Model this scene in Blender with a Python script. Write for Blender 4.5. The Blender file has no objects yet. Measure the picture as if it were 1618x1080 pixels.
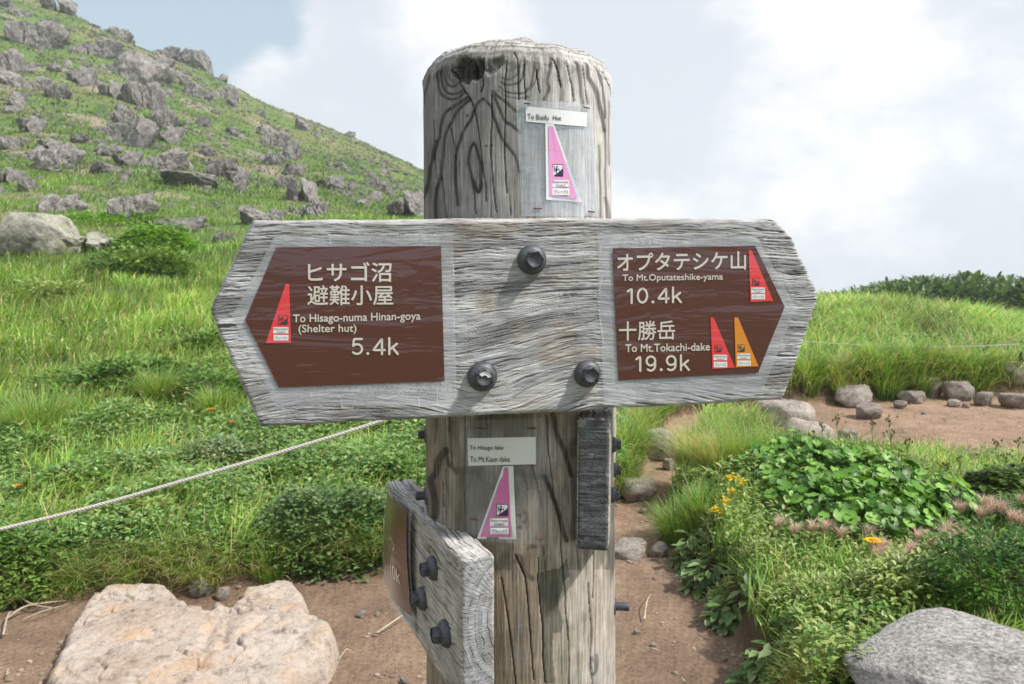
import bpy, math, random
import numpy as np
from mathutils import Vector
R = math.radians
random.seed(7)
RNG = np.random.default_rng(11)
scene = bpy.context.scene
COL = scene.collection

# ------------------------------------------------------------------ camera, world, sun, exposure
EYE = 1.20                        # eye height (m)
FPX = 1258.0                      # focal length in photo pixels (photo 1618 x 1080)
PITCH = math.atan(140.0 / FPX)
cam_d = bpy.data.cameras.new('camera'); cam = bpy.data.objects.new('camera', cam_d); COL.objects.link(cam)
cam_d.sensor_width = 36.0; cam_d.lens = 36.0 * FPX / 1618.0
cam_d.clip_start = 0.05; cam_d.clip_end = 5000
cam.location = (0, 0, EYE); cam.rotation_euler = (R(90) - PITCH, 0, 0)
cam_d.dof.use_dof = True; cam_d.dof.focus_distance = 0.95; cam_d.dof.aperture_fstop = 16.0
scene.camera = cam
scene.view_settings.view_transform = 'Standard'; scene.view_settings.look = 'None'
scene.view_settings.exposure = 0.24; scene.view_settings.gamma = 1.0
scene.cycles.use_denoising = True
scene.cycles.max_bounces = 8; scene.cycles.diffuse_bounces = 3; scene.cycles.transparent_max_bounces = 12
scene.cycles.sample_clamp_indirect = 4.0

SUN_DIR = Vector((0.60, -0.19, 0.80)).normalized()      # towards the sun: high, right, a little behind the camera
sun_d = bpy.data.lights.new('sun', 'SUN'); sun_d.energy = 4.8; sun_d.angle = R(3.5); sun_d.color = (1.0, 0.955, 0.89)
sun = bpy.data.objects.new('sun', sun_d); COL.objects.link(sun)
sun.rotation_euler = SUN_DIR.to_track_quat('Z', 'Y').to_euler(); sun.location = (5, -3, 9)

def ray(px, py):
    """direction (scaled to Y=1) through a pixel of the photo"""
    cx = (np.asarray(px, float) - 809) / FPX; cy = (540 - np.asarray(py, float)) / FPX
    dy = math.cos(PITCH) + cy * math.sin(PITCH); dz = -math.sin(PITCH) + cy * math.cos(PITCH)
    return cx / dy, dz / dy
def proj(X, Y, Z):
    z = Z - EYE
    f = Y * math.cos(PITCH) - z * math.sin(PITCH); u = Y * math.sin(PITCH) + z * math.cos(PITCH)
    return 809 + FPX * X / f, 540 - FPX * u / f
def unit(px, py):
    a, b = ray(px, py); v = Vector((float(a), 1, float(b))); return v.normalized()

world = bpy.data.worlds.new('World'); scene.world = world; world.use_nodes = True
nt = world.node_tree; nt.nodes.clear()
def N(t, **k):
    n = nt.nodes.new(t)
    for a, b in k.items(): setattr(n, a, b)
    return n
def math_(op, a, b=None, c=None):
    n = N('ShaderNodeMath', operation=op)
    for i, v in enumerate((a, b, c)):
        if v is None: continue
        if isinstance(v, (int, float)): n.inputs[i].default_value = v
        else: nt.links.new(v, n.inputs[i])
    return n.outputs[0]
tc = N('ShaderNodeTexCoord'); sep = N('ShaderNodeSeparateXYZ'); nt.links.new(tc.outputs['Generated'], sep.inputs[0])
zc = math_('MAXIMUM', sep.outputs[2], 0.04)
cmb = N('ShaderNodeCombineXYZ'); nt.links.new(sep.outputs[0], cmb.inputs[0]); nt.links.new(sep.outputs[1], cmb.inputs[1]); nt.links.new(zc, cmb.inputs[2])
sky = N('ShaderNodeTexSky', sky_type='NISHITA'); sky.sun_disc = False
sky.sun_elevation = math.asin(SUN_DIR.z); sky.sun_rotation = math.atan2(SUN_DIR.x, SUN_DIR.y)
sky.altitude = 1700; sky.air_density = 1.0; sky.dust_density = 1.5; sky.ozone_density = 1.0
nt.links.new(cmb.outputs[0], sky.inputs[0])
mp = N('ShaderNodeMapping'); mp.inputs['Scale'].default_value = (1, 1, 1.5); nt.links.new(tc.outputs['Generated'], mp.inputs[0])
def wnoise(scale, detail, off, rough=.55):
    m = N('ShaderNodeMapping'); m.inputs['Location'].default_value = off; nt.links.new(mp.outputs[0], m.inputs[0])
    n = N('ShaderNodeTexNoise'); n.inputs['Scale'].default_value = scale; n.inputs['Detail'].default_value = detail; n.inputs['Roughness'].default_value = rough
    nt.links.new(m.outputs[0], n.inputs[0]); return n.outputs[0]
def blob(px, py, deg, amp):
    """soft lobe of the sky round one direction (a bank or a gap of the clouds)"""
    d = N('ShaderNodeVectorMath', operation='DOT_PRODUCT'); nt.links.new(tc.outputs['Generated'], d.inputs[0]); d.inputs[1].default_value = unit(px, py)
    r = N('ShaderNodeMapRange', interpolation_type='SMOOTHSTEP'); nt.links.new(d.outputs['Value'], r.inputs[0])
    r.inputs[1].default_value = math.cos(R(deg)); r.inputs[2].default_value = 1.0; r.inputs[3].default_value = 0; r.inputs[4].default_value = amp
    return r.outputs[0]
def total(*s):
    o = s[0]
    for t in s[1:]: o = math_('ADD', o, t)
    return o
def ss(v, lo, hi):
    r = N('ShaderNodeMapRange', interpolation_type='SMOOTHSTEP'); nt.links.new(v, r.inputs[0])
    r.inputs[1].default_value = lo; r.inputs[2].default_value = hi; return r.outputs[0]
cover = total(math_('MULTIPLY_ADD', wnoise(3.0, 10, (.3, .1, .7), .62), 2.2, -.62), blob(375, 0, 6, -.55), blob(270, 40, 8, -.40), blob(395, 130, 4, -.42), blob(120, -200, 22, -.45), blob(620, 30, 10, .3), blob(1250, 200, 40, .6), blob(385, 95, 3.2, .75), blob(430, 150, 4, .5))
cover = ss(cover, .02, .62)
bright = total(math_('MULTIPLY_ADD', wnoise(3.4, 10, (4.1, 2.6, 1.2), .62), 2.3, -.60), blob(720, 10, 8, .30), blob(1450, 30, 16, .22), blob(1240, 60, 9, .16), blob(1200, 310, 5, .14), blob(1330, 300, 6, .16), blob(1450, 320, 6, .16),
               blob(1100, 215, 8, -.22), blob(1000, 100, 9, -.16), blob(540, 60, 6, -.14), blob(1480, 400, 7, -.14), blob(1300, 180, 6, -.10), blob(455, 60, 2.5, .16), blob(560, 200, 6, -.08))
bright = ss(bright, .40, 1.0)
grey = N('ShaderNodeMix', data_type='RGBA'); nt.links.new(bright, grey.inputs['Factor'])
grey.inputs['A'].default_value = (7.9, 8.4, 9.2, 1); grey.inputs['B'].default_value = (11.5, 11.4, 11.5, 1)
mixc = N('ShaderNodeMix', data_type='RGBA'); nt.links.new(cover, mixc.inputs['Factor'])
veil = N('ShaderNodeMix', data_type='RGBA'); veil.inputs['Factor'].default_value = .7
nt.links.new(sky.outputs[0], veil.inputs['A']); veil.inputs['B'].default_value = (6.6, 8.2, 9.2, 1)
nt.links.new(veil.outputs['Result'], mixc.inputs['A']); nt.links.new(grey.outputs['Result'], mixc.inputs['B'])
bg = N('ShaderNodeBackground'); bg.inputs['Strength'].default_value = 0.082; nt.links.new(mixc.outputs['Result'], bg.inputs[0])
wo = N('ShaderNodeOutputWorld'); nt.links.new(bg.outputs[0], wo.inputs[0])

# ------------------------------------------------------------------ helpers
_T2 = np.random.default_rng(3).random((256, 256)).astype(np.float32)
_T3 = np.random.default_rng(4).random((64, 64, 64)).astype(np.float32)
def n2(x, y):
    x = np.asarray(x, float); y = np.asarray(y, float)
    xi = np.floor(x).astype(int); yi = np.floor(y).astype(int); fx = x - xi; fy = y - yi
    fx = fx * fx * (3 - 2 * fx); fy = fy * fy * (3 - 2 * fy)
    a = xi & 255; b = (xi + 1) & 255; c = yi & 255; d = (yi + 1) & 255
    return (_T2[a, c] * (1 - fx) + _T2[b, c] * fx) * (1 - fy) + (_T2[a, d] * (1 - fx) + _T2[b, d] * fx) * fy
def f2(x, y, o=4, g=.5):
    s = 0; a = 1; t = 0
    for i in range(o): s = s + a * n2(x * 2 ** i + 17.3 * i, y * 2 ** i + 9.1 * i); t += a; a *= g
    return s / t * 2 - 1
def n3(p):
    i = np.floor(p).astype(int); f = p - i; f = f * f * (3 - 2 * f); i0 = i & 63; i1 = (i + 1) & 63
    def g(a, b, c): return _T3[a[:, 0], b[:, 1], c[:, 2]]
    x, y, z = f[:, 0], f[:, 1], f[:, 2]
    c0 = (g(i0, i0, i0) * (1 - x) + g(i1, i0, i0) * x) * (1 - y) + (g(i0, i1, i0) * (1 - x) + g(i1, i1, i0) * x) * y
    c1 = (g(i0, i0, i1) * (1 - x) + g(i1, i0, i1) * x) * (1 - y) + (g(i0, i1, i1) * (1 - x) + g(i1, i1, i1) * x) * y
    return c0 * (1 - z) + c1 * z
def f3(p, o=4, g=.5):
    s = 0; a = 1; t = 0
    for k in range(o): s = s + a * n3(p * 2 ** k + 13.7 * k); t += a; a *= g
    return s / t * 2 - 1
def sst(v, lo, hi):
    t = np.clip((v - lo) / (hi - lo), 0, 1); return t * t * (3 - 2 * t)

def mesh(name, V, F, mats, fm=None, smooth=True, col=None):
    """V (n,3); F list of int arrays (m,k); fm material index per array"""
    me = bpy.data.meshes.new(name); V = np.asarray(V, np.float32)
    F = [np.asarray(f, np.int32) for f in F if len(f)]
    me.vertices.add(len(V)); me.vertices.foreach_set('co', V.ravel())
    nl = sum(f.size for f in F); npoly = sum(len(f) for f in F)
    me.loops.add(nl); me.polygons.add(npoly)
    me.loops.foreach_set('vertex_index', np.concatenate([f.ravel() for f in F]))
    tot = np.concatenate([np.full(len(f), f.shape[1], np.int32) for f in F])
    st = np.concatenate([[0], np.cumsum(tot)[:-1]]).astype(np.int32)
    me.polygons.foreach_set('loop_start', st)
    for m in (mats if isinstance(mats, (list, tuple)) else [mats]): me.materials.append(m)
    if fm is not None: me.polygons.foreach_set('material_index', np.concatenate([np.full(len(f), k, np.int32) for f, k in zip(F, fm)]))
    sm = np.full(npoly, bool(smooth)) if isinstance(smooth, bool) else np.concatenate([np.full(len(f), s) for f, s in zip(F, smooth)])
    me.polygons.foreach_set('use_smooth', sm)
    if col is not None:
        c = np.ones((len(V), 4), np.float32); c[:, :3] = np.asarray(col)[:, :3]
        a = me.attributes.new('Col', 'FLOAT_COLOR', 'POINT'); a.data.foreach_set('color', c.ravel())
    me.update(calc_edges=True); me.validate()
    return me
def obj(name, me, parent=None, loc=None):
    o = bpy.data.objects.new(name, me); COL.objects.link(o)
    if parent is not None: o.parent = parent
    if loc is not None: o.location = loc
    return o
def tag(o, label=None, cat=None, group=None, kind=None):
    for k, v in (('label', label), ('category', cat), ('group', group), ('kind', kind)):
        if v: o[k] = v
    return o
def empty(name, loc, label, cat, group=None):
    o = bpy.data.objects.new(name, None); COL.objects.link(o); o.location = loc; o.empty_display_size = .1
    return tag(o, label, cat, group)
def gridf(nr, nc, base=0, wrap=False):
    i = np.arange(nr - 1)[:, None]; j = np.arange(nc if wrap else nc - 1)[None, :]; j2 = (j + 1) % nc
    return np.stack([i * nc + j, i * nc + j2, (i + 1) * nc + j2, (i + 1) * nc + j], -1).reshape(-1, 4) + base
class Build:
    """collects pieces into one mesh"""
    def __init__(s): s.V = []; s.F = []; s.M = []; s.S = []; s.C = []; s.n = 0
    def add(s, V, F, mi=0, smooth=True, col=(1, 1, 1)):
        V = np.asarray(V, float); 
        for f in (F if isinstance(F, list) else [F]):
            s.F.append(np.asarray(f) + s.n); s.M.append(mi); s.S.append(smooth)
        s.V.append(V); c = np.asarray(col, float); s.C.append(np.broadcast_to(c, (len(V), 3)) if c.ndim == 1 else c); s.n += len(V)
    def mesh(s, name, mats, off=(0, 0, 0)):
        return mesh(name, np.concatenate(s.V) - np.asarray(off), s.F, mats, s.M, s.S, np.concatenate(s.C))
def frame(axis):
    a = Vector(axis).normalized(); t = Vector((0, 0, 1)) if abs(a.z) < .9 else Vector((1, 0, 0))
    u = t.cross(a).normalized(); v = a.cross(u); return np.array(u), np.array(v), np.array(a)
def lathe(prof, n, origin, axis, rot=0):
    u, v, a = frame(axis); th = np.arange(n) / n * 2 * np.pi + rot; o = np.asarray(origin, float)
    V = np.concatenate([o + h * a + r * (np.cos(th)[:, None] * u + np.sin(th)[:, None] * v) for r, h in prof])
    return V, gridf(len(prof), n, wrap=True)
def tube(P, r, n=6):
    P = np.asarray(P, float); r = np.broadcast_to(np.asarray(r, float), (len(P),))
    T = np.gradient(P, axis=0); T /= np.linalg.norm(T, axis=1)[:, None] + 1e-9
    ref = np.array([0, 0, 1.0]) if abs(T[:, 2].mean()) < .8 else np.array([1.0, 0, 0])
    U = np.cross(T, ref); U /= np.linalg.norm(U, axis=1)[:, None] + 1e-9; W = np.cross(T, U)
    th = np.arange(n) / n * 2 * np.pi
    V = (P[:, None] + r[:, None, None] * (np.cos(th)[None, :, None] * U[:, None] + np.sin(th)[None, :, None] * W[:, None])).reshape(-1, 3)
    return V, gridf(len(P), n, wrap=True)

# ------------------------------------------------------------------ materials
def mat(name): 
    m = bpy.data.materials.new(name); m.use_nodes = True; return m, m.node_tree, m.node_tree.nodes['Principled BSDF']
class G:
    def __init__(s, t): s.t = t
    def n(s, typ, **k):
        x = s.t.nodes.new(typ)
        for a, b in k.items(): setattr(x, a, b)
        return x
    def l(s, a, b): s.t.links.new(a, b)
    def coord(s, scale=(1, 1, 1), which='Object'):
        c = s.n('ShaderNodeTexCoord'); m = s.n('ShaderNodeMapping'); m.inputs['Scale'].default_value = scale; s.l(c.outputs[which], m.inputs[0]); return m.outputs[0]
    def noise(s, co, sc, det=4, rough=.6, dist=0):
        x = s.n('ShaderNodeTexNoise'); x.inputs['Scale'].default_value = sc; x.inputs['Detail'].default_value = det; x.inputs['Roughness'].default_value = rough; x.inputs['Distortion'].default_value = dist
        s.l(co, x.inputs[0]); return x.outputs[0]
    def ramp(s, f, stops):
        r = s.n('ShaderNodeValToRGB'); e = r.color_ramp.elements
        while len(e) < len(stops): e.new(.5)
        for k, (p, c) in enumerate(stops): e[k].position = p; e[k].color = (*c, 1) if len(c) == 3 else c
        s.l(f, r.inputs[0]); return r.outputs[0]
    def mix(s, f, a, b, mode='MIX'):
        x = s.n('ShaderNodeMix', data_type='RGBA', blend_type=mode)
        for sock, v in ((x.inputs['Factor'], f), (x.inputs['A'], a), (x.inputs['B'], b)):
            if isinstance(v, (int, float)): sock.default_value = v
            elif isinstance(v, tuple): sock.default_value = (*v, 1) if len(v) == 3 else v
            else: s.l(v, sock)
        return x.outputs['Result']
    def bump(s, h, strength, dist, nrm=None):
        b = s.n('ShaderNodeBump'); b.inputs['Strength'].default_value = strength; b.inputs['Distance'].default_value = dist; s.l(h, b.inputs['Height'])
        if nrm is not None: s.l(nrm, b.inputs['Normal'])
        return b.outputs[0]
    def attr(s, name='Col'):
        a = s.n('ShaderNodeAttribute'); a.attribute_name = name; return a.outputs['Color']
def g3(v): return (v, v, v)
def plain(name, c, rough=.6, spec=.4, metal=0):
    m, t, p = mat(name); p.inputs['Base Color'].default_value = (*c, 1); p.inputs['Roughness'].default_value = rough
    p.inputs['Specular IOR Level'].default_value = spec; p.inputs['Metallic'].default_value = metal; return m
def wood_mat(name, sc):
    """weathered wood: the traced grain comes from the mesh, the fibres run along one axis of it"""
    m, t, p = mat(name); g = G(t)
    fib = g.noise(g.coord(sc), 1, 5, .7, .25); fine = g.noise(g.coord(tuple(2.6 * v for v in sc)), 1, 3, .7)
    blot = g.noise(g.coord((28, 28, 28)), 1, 6, .65)
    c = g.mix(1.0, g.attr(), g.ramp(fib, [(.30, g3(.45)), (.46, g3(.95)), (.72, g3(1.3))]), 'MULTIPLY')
    c = g.mix(1.0, c, g.ramp(fine, [(.28, g3(.7)), (.7, g3(1.2))]), 'MULTIPLY')
    c = g.mix(1.0, c, g.ramp(blot, [(.3, (.74, .72, .70)), (.65, (1.1, 1.1, 1.1))]), 'MULTIPLY')
    g.l(c, p.inputs['Base Color']); p.inputs['Roughness'].default_value = .85; p.inputs['Specular IOR Level'].default_value = .2
    g.l(g.bump(fine, .4, .0006, g.bump(fib, .55, .0014)), p.inputs['Normal']); return m
M_WOOD = wood_mat('weathered_post_wood', (420, 420, 16)); M_PLANK = wood_mat('weathered_plank_wood', (22, 22, 520))
def metal_mat():
    m, t, p = mat('dark_bolt_steel'); g = G(t); f = g.noise(g.coord(), 160, 5, .65)
    g.l(g.ramp(f, [(.3, (.06, .063, .070)), (.62, (.12, .125, .138)), (.8, (.17, .14, .11))]), p.inputs['Base Color'])
    p.inputs['Metallic'].default_value = .55; g.l(g.ramp(f, [(.3, g3(.45)), (.8, g3(.7))]), p.inputs['Roughness'])
    g.l(g.bump(f, .3, .0008), p.inputs['Normal']); return m
M_BOLT = metal_mat()
def panel_mat(name, c, c2):
    """laminated print: brown ink under a glossy, slightly wavy plastic sheet"""
    m, t, p = mat(name); g = G(t)
    w = g.noise(g.coord((5, 5, 24)), 1.0, 4, .5, .8)
    s = g.noise(g.coord((14, 14, 14)), 1.0, 5, .6)
    g.l(g.mix(s, c, c2), p.inputs['Base Color']); p.inputs['Roughness'].default_value = .3
    p.inputs['Coat Weight'].default_value = .9; p.inputs['Coat Roughness'].default_value = .07
    b = g.bump(w, .6, .006); g.l(b, p.inputs['Coat Normal']); p.inputs['Coat IOR'].default_value = 1.65; return m
M_BROWN = panel_mat('brown_laminate', (.084, .0175, .0150), (.066, .015, .013))
M_BROWN_OLD = panel_mat('brown_laminate_sun_aged', (.105, .040, .026), (.085, .032, .022)); M_BROWN_OLD.node_tree.nodes['Principled BSDF'].inputs['Coat Weight'].default_value = .25
M_RED = panel_mat('red_sticker', (.74, .045, .055), (.62, .035, .05))
M_ORANGE = panel_mat('orange_sticker', (.66, .24, .022), (.58, .20, .02))
M_PINK = panel_mat('pink_sticker', (.62, .16, .40), (.55, .12, .34))
M_PINK2 = panel_mat('faded_pink_sticker', (.72, .30, .58), (.66, .24, .50))
M_CREAM = panel_mat('cream_lettering', (.62, .57, .50), (.56, .51, .45))
M_PAPER = panel_mat('white_paper', (.72, .73, .72), (.66, .67, .67))
M_INK = plain('dark_ink', (.045, .047, .05), .5)
M_NAVY = plain('navy_ink', (.035, .022, .06), .4)
M_GREENINK = plain('green_ink', (.05, .12, .08), .5)
M_RUST = plain('rusty_staple', (.14, .055, .025), .7)
def film_mat(name, k):
    m, t, p = mat(name); g = G(t); out = t.nodes['Material Output']
    tr = g.n('ShaderNodeBsdfTransparent'); tr.inputs[0].default_value = (.96, .97, .98, 1)
    s = g.noise(g.coord((30, 30, 30)), 1, 5, .7, .4)
    p.inputs['Base Color'].default_value = (.72 - .10 * (k > 1), .74 - .04 * (k > 1), .80, 1); p.inputs['Roughness'].default_value = .22  # cloudier film is bluer: reflected sky put into its base colour
    g.l(g.bump(g.noise(g.coord((20, 20, 60)), 1, 4, .6), .5, .004), p.inputs['Normal'])
    mx = g.n('ShaderNodeMixShader'); g.l(g.ramp(s, [(.3, g3(.13 * k)), (.6, g3(.20 * k)), (.75, g3(.38 * k))]), mx.inputs[0])
    g.l(tr.outputs[0], mx.inputs[1]); g.l(p.outputs[0], mx.inputs[2]); g.l(mx.outputs[0], out.inputs[0]); return m
M_FILM = film_mat('clear_plastic_film', 1.0); M_FILM_UP = film_mat('cloudy_plastic_film', 1.6)
def leaf_mat(name, rough=.5, spec=.35, trans=.32):
    m, t, p = mat(name); g = G(t); out = t.nodes['Material Output']; c = g.attr()
    g.l(c, p.inputs['Base Color']); p.inputs['Roughness'].default_value = rough; p.inputs['Specular IOR Level'].default_value = spec
    tl = g.n('ShaderNodeBsdfTranslucent'); g.l(g.mix(1.0, c, (1.5, 1.35, .7), 'MULTIPLY'), tl.inputs[0])
    mx = g.n('ShaderNodeMixShader'); mx.inputs[0].default_value = trans
    g.l(p.outputs[0], mx.inputs[1]); g.l(tl.outputs[0], mx.inputs[2]); g.l(mx.outputs[0], out.inputs[0]); return m
M_GRASS = leaf_mat('grass_blades', .45, .4, .38); M_LEAF = leaf_mat('leaves', .42, .45, .25); M_GLOSS = leaf_mat('glossy_leaves', .42, .32, .26)
M_PETAL = leaf_mat('petals', .6, .2, .35)
def rock_mat(name, dark, mid, light, lichen, speck=1.0, fs=22):
    m, t, p = mat(name); g = G(t); co = g.coord((1, 1, 1), 'Generated'); ob = g.coord()
    info = g.n('ShaderNodeObjectInfo')
    big = g.noise(co, 3.2, 6, .62, .3); fine = g.noise(co, fs, 5, .7)
    c = g.ramp(big, [(.34, dark), (.47, mid), (.64, light)])
    c = g.mix(g.ramp(g.noise(co, 5.5, 6, .7, .5), [(.55, g3(0)), (.66, g3(.65))]), c, lichen)
    c = g.mix(1.0, c, g.ramp(fine, [(.3, g3(1 - .5 * speck)), (.65, g3(1 + .18 * speck))]), 'MULTIPLY')
    hs = g.n('ShaderNodeHueSaturation'); g.l(c, hs.inputs['Color'])
    mr = g.n('ShaderNodeMapRange'); g.l(info.outputs['Random'], mr.inputs[0]); mr.inputs[3].default_value = .8; mr.inputs[4].default_value = 1.2
    g.l(mr.outputs[0], hs.inputs['Value']); g.l(hs.outputs[0], p.inputs['Base Color'])
    p.inputs['Roughness'].default_value = .9; p.inputs['Specular IOR Level'].default_value = .2
    g.l(g.bump(fine, .6, .03, g.bump(big, .5, .12)), p.inputs['Normal']); return m
M_ROCK = rock_mat('hill_rock', (.085, .08, .078), (.19, .177, .168), (.31, .287, .268), (.21, .205, .155), 1.2)
M_LICHEN = rock_mat('lichen_rock', (.10, .095, .08), (.30, .29, .24), (.40, .39, .33), (.36, .37, .15))
M_TRAILROCK = rock_mat('trail_rock', (.24, .20, .17), (.38, .33, .29), (.47, .42, .37), (.28, .25, .22), .6)
# ------------------------------------------------------------------ terrain
def soil_z(X, Y): return .03 * np.clip(Y - 2.5, 0, 4) + .012 * f2(X * 2.2 + 5, Y * 2.2, 4) - .03 * sst(Y, 2.4, .8)
def ground_pt(px, py, z=0.0):
    dx, dz = ray(px, py); Y = (z - EYE) / dz; return dx * Y, Y
_b = [(-600, 985), (-100, 965), (0, 962), (60, 954), (100, 944), (200, 940), (300, 938), (420, 920), (500, 902), (620, 896), (700, 895), (800, 870), (900, 835), (965, 800),
      (1000, 775), (1018, 740), (1035, 700), (1060, 665), (1100, 650), (1200, 642), (1290, 638), (1400, 628), (1618, 622), (2200, 640)]
_bu = []; _bY = []
for px, py in _b:
    z = .03
    for _ in range(4): X, Y = ground_pt(px, py, z); z = .03 * max(0, min(Y - 2.5, 4))
    _bu.append(X / Y); _bY.append(Y)
def bank_Y(u): return np.interp(u, _bu, _bY)
def _c(px, near, rows):
    out = []
    for r in rows:
        if len(r) == 2: out.append(r)
        else:
            dx, dz = ray(px, r[2]); out.append((r[0], EYE + float(dz) * r[0]))
    return (float(ray(px, 400)[0]), near + out)
NEAR = [(.5, 0), (2, .05), (2.8, .12), (3.5, .12), (4.5, .14), (6, .2), (8, .3)]
def drop(Yr, zr): return [(Yr * 1.25, zr - .08 * Yr), (Yr * 1.8, zr - .35 * Yr), (700, zr - .5 * Yr - 60)]
def hillcol(px, rows):
    u, c = _c(px, NEAR, [(r[0], 'p', r[1]) for r in rows]); Yr, zr = c[-1]; return u, c + drop(Yr, zr)
FIELD = [
 hillcol(-900, [(10, 490), (14, 410), (20, 320), (30, 210), (45, 80), (65, -60), (95, -200)]),
 hillcol(-250, [(10, 497), (14, 425), (20, 345), (30, 255), (45, 140), (65, 20), (90, -110), (105, -150)]),
 hillcol(0, [(10, 500), (14, 432), (20, 360), (30, 282), (45, 185), (65, 78), (90, -40), (105, -75)]),
 hillcol(135, [(10, 500), (14, 434), (20, 364), (30, 292), (45, 203), (65, 103), (85, 22), (95, 2)]),
 hillcol(230, [(10, 500), (14, 436), (20, 368), (30, 300), (45, 222), (65, 135), (85, 65), (95, 50)]),
 hillcol(330, [(10, 500), (14, 438), (20, 370), (30, 312), (45, 245), (65, 172), (90, 105), (100, 97)]),
 hillcol(390, [(10, 500), (14, 438), (20, 371), (30, 317), (45, 260), (65, 200), (90, 145), (100, 138)]),
 hillcol(450, [(10, 500), (14, 438), (20, 372), (30, 322), (45, 272), (65, 224), (90, 178), (105, 167)]),
 hillcol(560, [(10, 500), (14, 440), (20, 374), (30, 330), (45, 290), (65, 255), (90, 222), (110, 212)]),
 hillcol(665, [(10, 502), (14, 442), (20, 380), (30, 338), (45, 312), (65, 290), (90, 271), (120, 262)]),
 hillcol(800, [(10, 510), (14, 450), (20, 400), (30, 370), (45, 355), (65, 345), (90, 338), (120, 335)]),
 _c(960, NEAR, [(10, .42), (14, .75), (20, 1.1), (30, 1.4), (60, 2), (120, 1.5), (250, -5), (700, -60)]),
 _c(1100, NEAR[:5], [(6, .25), (7, .35), (9, .55), (14, .7), (20, .6), (30, .3), (60, -1), (120, -5), (700, -60)]),
 _c(1270, NEAR[:4], [(5, .15), (5.7, .25), (7, .38), (9, .60), (10, .58), (14, .15), (20, -.3), (50, -2.8), (120, -9), (700, -60)]),
 _c(1345, NEAR[:4], [(5, .15), (5.7, .27), (7, .38), (9, .60), (10, .58), (14, .15), (20, -.3), (50, -2.7), (120, -9), (700, -60)]),
 _c(1470, NEAR[:4], [(5, .15), (5.7, .27), (7, .38), (9, .50), (10, .46), (14, .0), (20, -.4), (50, -2.7), (120, -9), (700, -60)]),
 _c(1618, NEAR[:4], [(5, .15), (5.7, .26), (7, .30), (9, .30), (10, .24), (14, -.1), (20, -.4), (50, -2.7), (120, -9), (700, -60)]),
 _c(2600, NEAR[:4], [(5, .15), (5.7, .24), (7, .28), (9, .30), (10, .24), (14, -.1), (20, -.4), (50, -2.7), (120, -9), (700, -60)])]
NU, NY = 760, 720
LY0, LY1 = math.log(.62), math.log(330.0)
U = np.linspace(-2.0, 2.0, NU); LY = np.linspace(LY0, LY1, NY); YY = np.exp(LY)
tab = np.stack([np.interp(LY, [math.log(y) for y, z in c], [z for y, z in c]) for u, c in FIELD])
fu = np.array([u for u, c in FIELD]); Zf = np.empty((NY, NU))
for k in range(NY): Zf[k] = np.interp(U, fu, tab[:, k])
def blur(a, s, ax):
    r = int(3 * s); k = np.exp(-.5 * (np.arange(-r, r + 1) / s) ** 2); k /= k.sum()
    p = [(0, 0), (0, 0)]; p[ax] = (r, r); b = np.pad(a, p, mode='edge'); o = np.zeros_like(a)
    for i, w in enumerate(k): o += w * (b[i:i + a.shape[0]] if ax == 0 else b[:, i:i + a.shape[1]])
    return o
Zf = blur(blur(Zf, 5, 1), 9, 0)
GX = U[None, :] * YY[:, None]; GY = np.repeat(YY[:, None], NU, 1)
amp = np.interp(LY, [math.log(2), math.log(6), math.log(15), math.log(40), math.log(110), math.log(300)], [.035, .05, .16, .55, .8, .3])[:, None]
wav = np.interp(LY, [math.log(2), math.log(6), math.log(15), math.log(40), math.log(110)], [1.3, .9, .35, .16, .09])[:, None]
Zf = Zf + amp * f2(GX * .45 + 3, GY * .45 + 8, 3) * .35 + amp * .9 * (f2(U[None, :] * 9 + 40 + 0 * GY, LY[:, None] * 9 + 0 * GX, 5))
def poly_sd(P, X, Y):
    P = np.asarray(P, float); sh = X.shape; x = X.ravel(); y = Y.ravel(); d = np.full(x.shape, 1e9); ins = np.zeros(x.shape, bool)
    for i in range(len(P)):
        a = P[i]; b = P[(i + 1) % len(P)]; e = b - a; t = np.clip(((x - a[0]) * e[0] + (y - a[1]) * e[1]) / (e @ e), 0, 1)
        d = np.minimum(d, np.hypot(x - a[0] - t * e[0], y - a[1] - t * e[1]))
        c = (a[1] > y) != (b[1] > y); ins ^= c & (x < (b[0] - a[0]) * (y - a[1]) / (b[1] - a[1] + 1e-12) + a[0])
    return np.where(ins, d, -d).reshape(sh)
ISL = [ground_pt(px, py, .03) for px, py in [(1225, 1100), (1195, 1050), (1155, 970), (1092, 890), (1047, 835), (1034, 802), (1060, 776), (1130, 762), (1230, 752), (1350, 752), (1450, 768),
       (1560, 790), (1750, 795), (2300, 810), (2300, 1400), (1330, 1400), (1260, 1200)]]
MID = [ground_pt(px, py, .05) for px, py in [(1068, 742), (1130, 755), (1222, 748), (1245, 715), (1200, 690), (1100, 682)]]
jag = .06 * f2(GX * 3.1, GY * 3.1, 4) 
s_field = sst(GY - bank_Y(U)[None, :] * 1.0 + jag * 1.2, -.02, .10)
near_m = GY < 9
sdI = np.full(GX.shape, -9.); sdM = np.full(GX.shape, -9.)
sdI[near_m] = poly_sd(ISL, GX[near_m], GY[near_m]); sdM[near_m] = poly_sd(MID, GX[near_m], GY[near_m])
s_isl = sst(sdI + jag, -.01, .09); s_mid = sst(sdM + jag, -.01, .12)
Zs = soil_z(GX, GY)
Z = Zs + (Zf - Zs) * s_field + s_isl * .15 + .08 * sst(sdI, 0, .7) + s_mid * .10
Z = Z + np.where(s_isl > .1, .03 * f2(GX * 3, GY * 3, 3), 0)
VEG = np.maximum(np.maximum(s_field, s_isl), s_mid)
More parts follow.
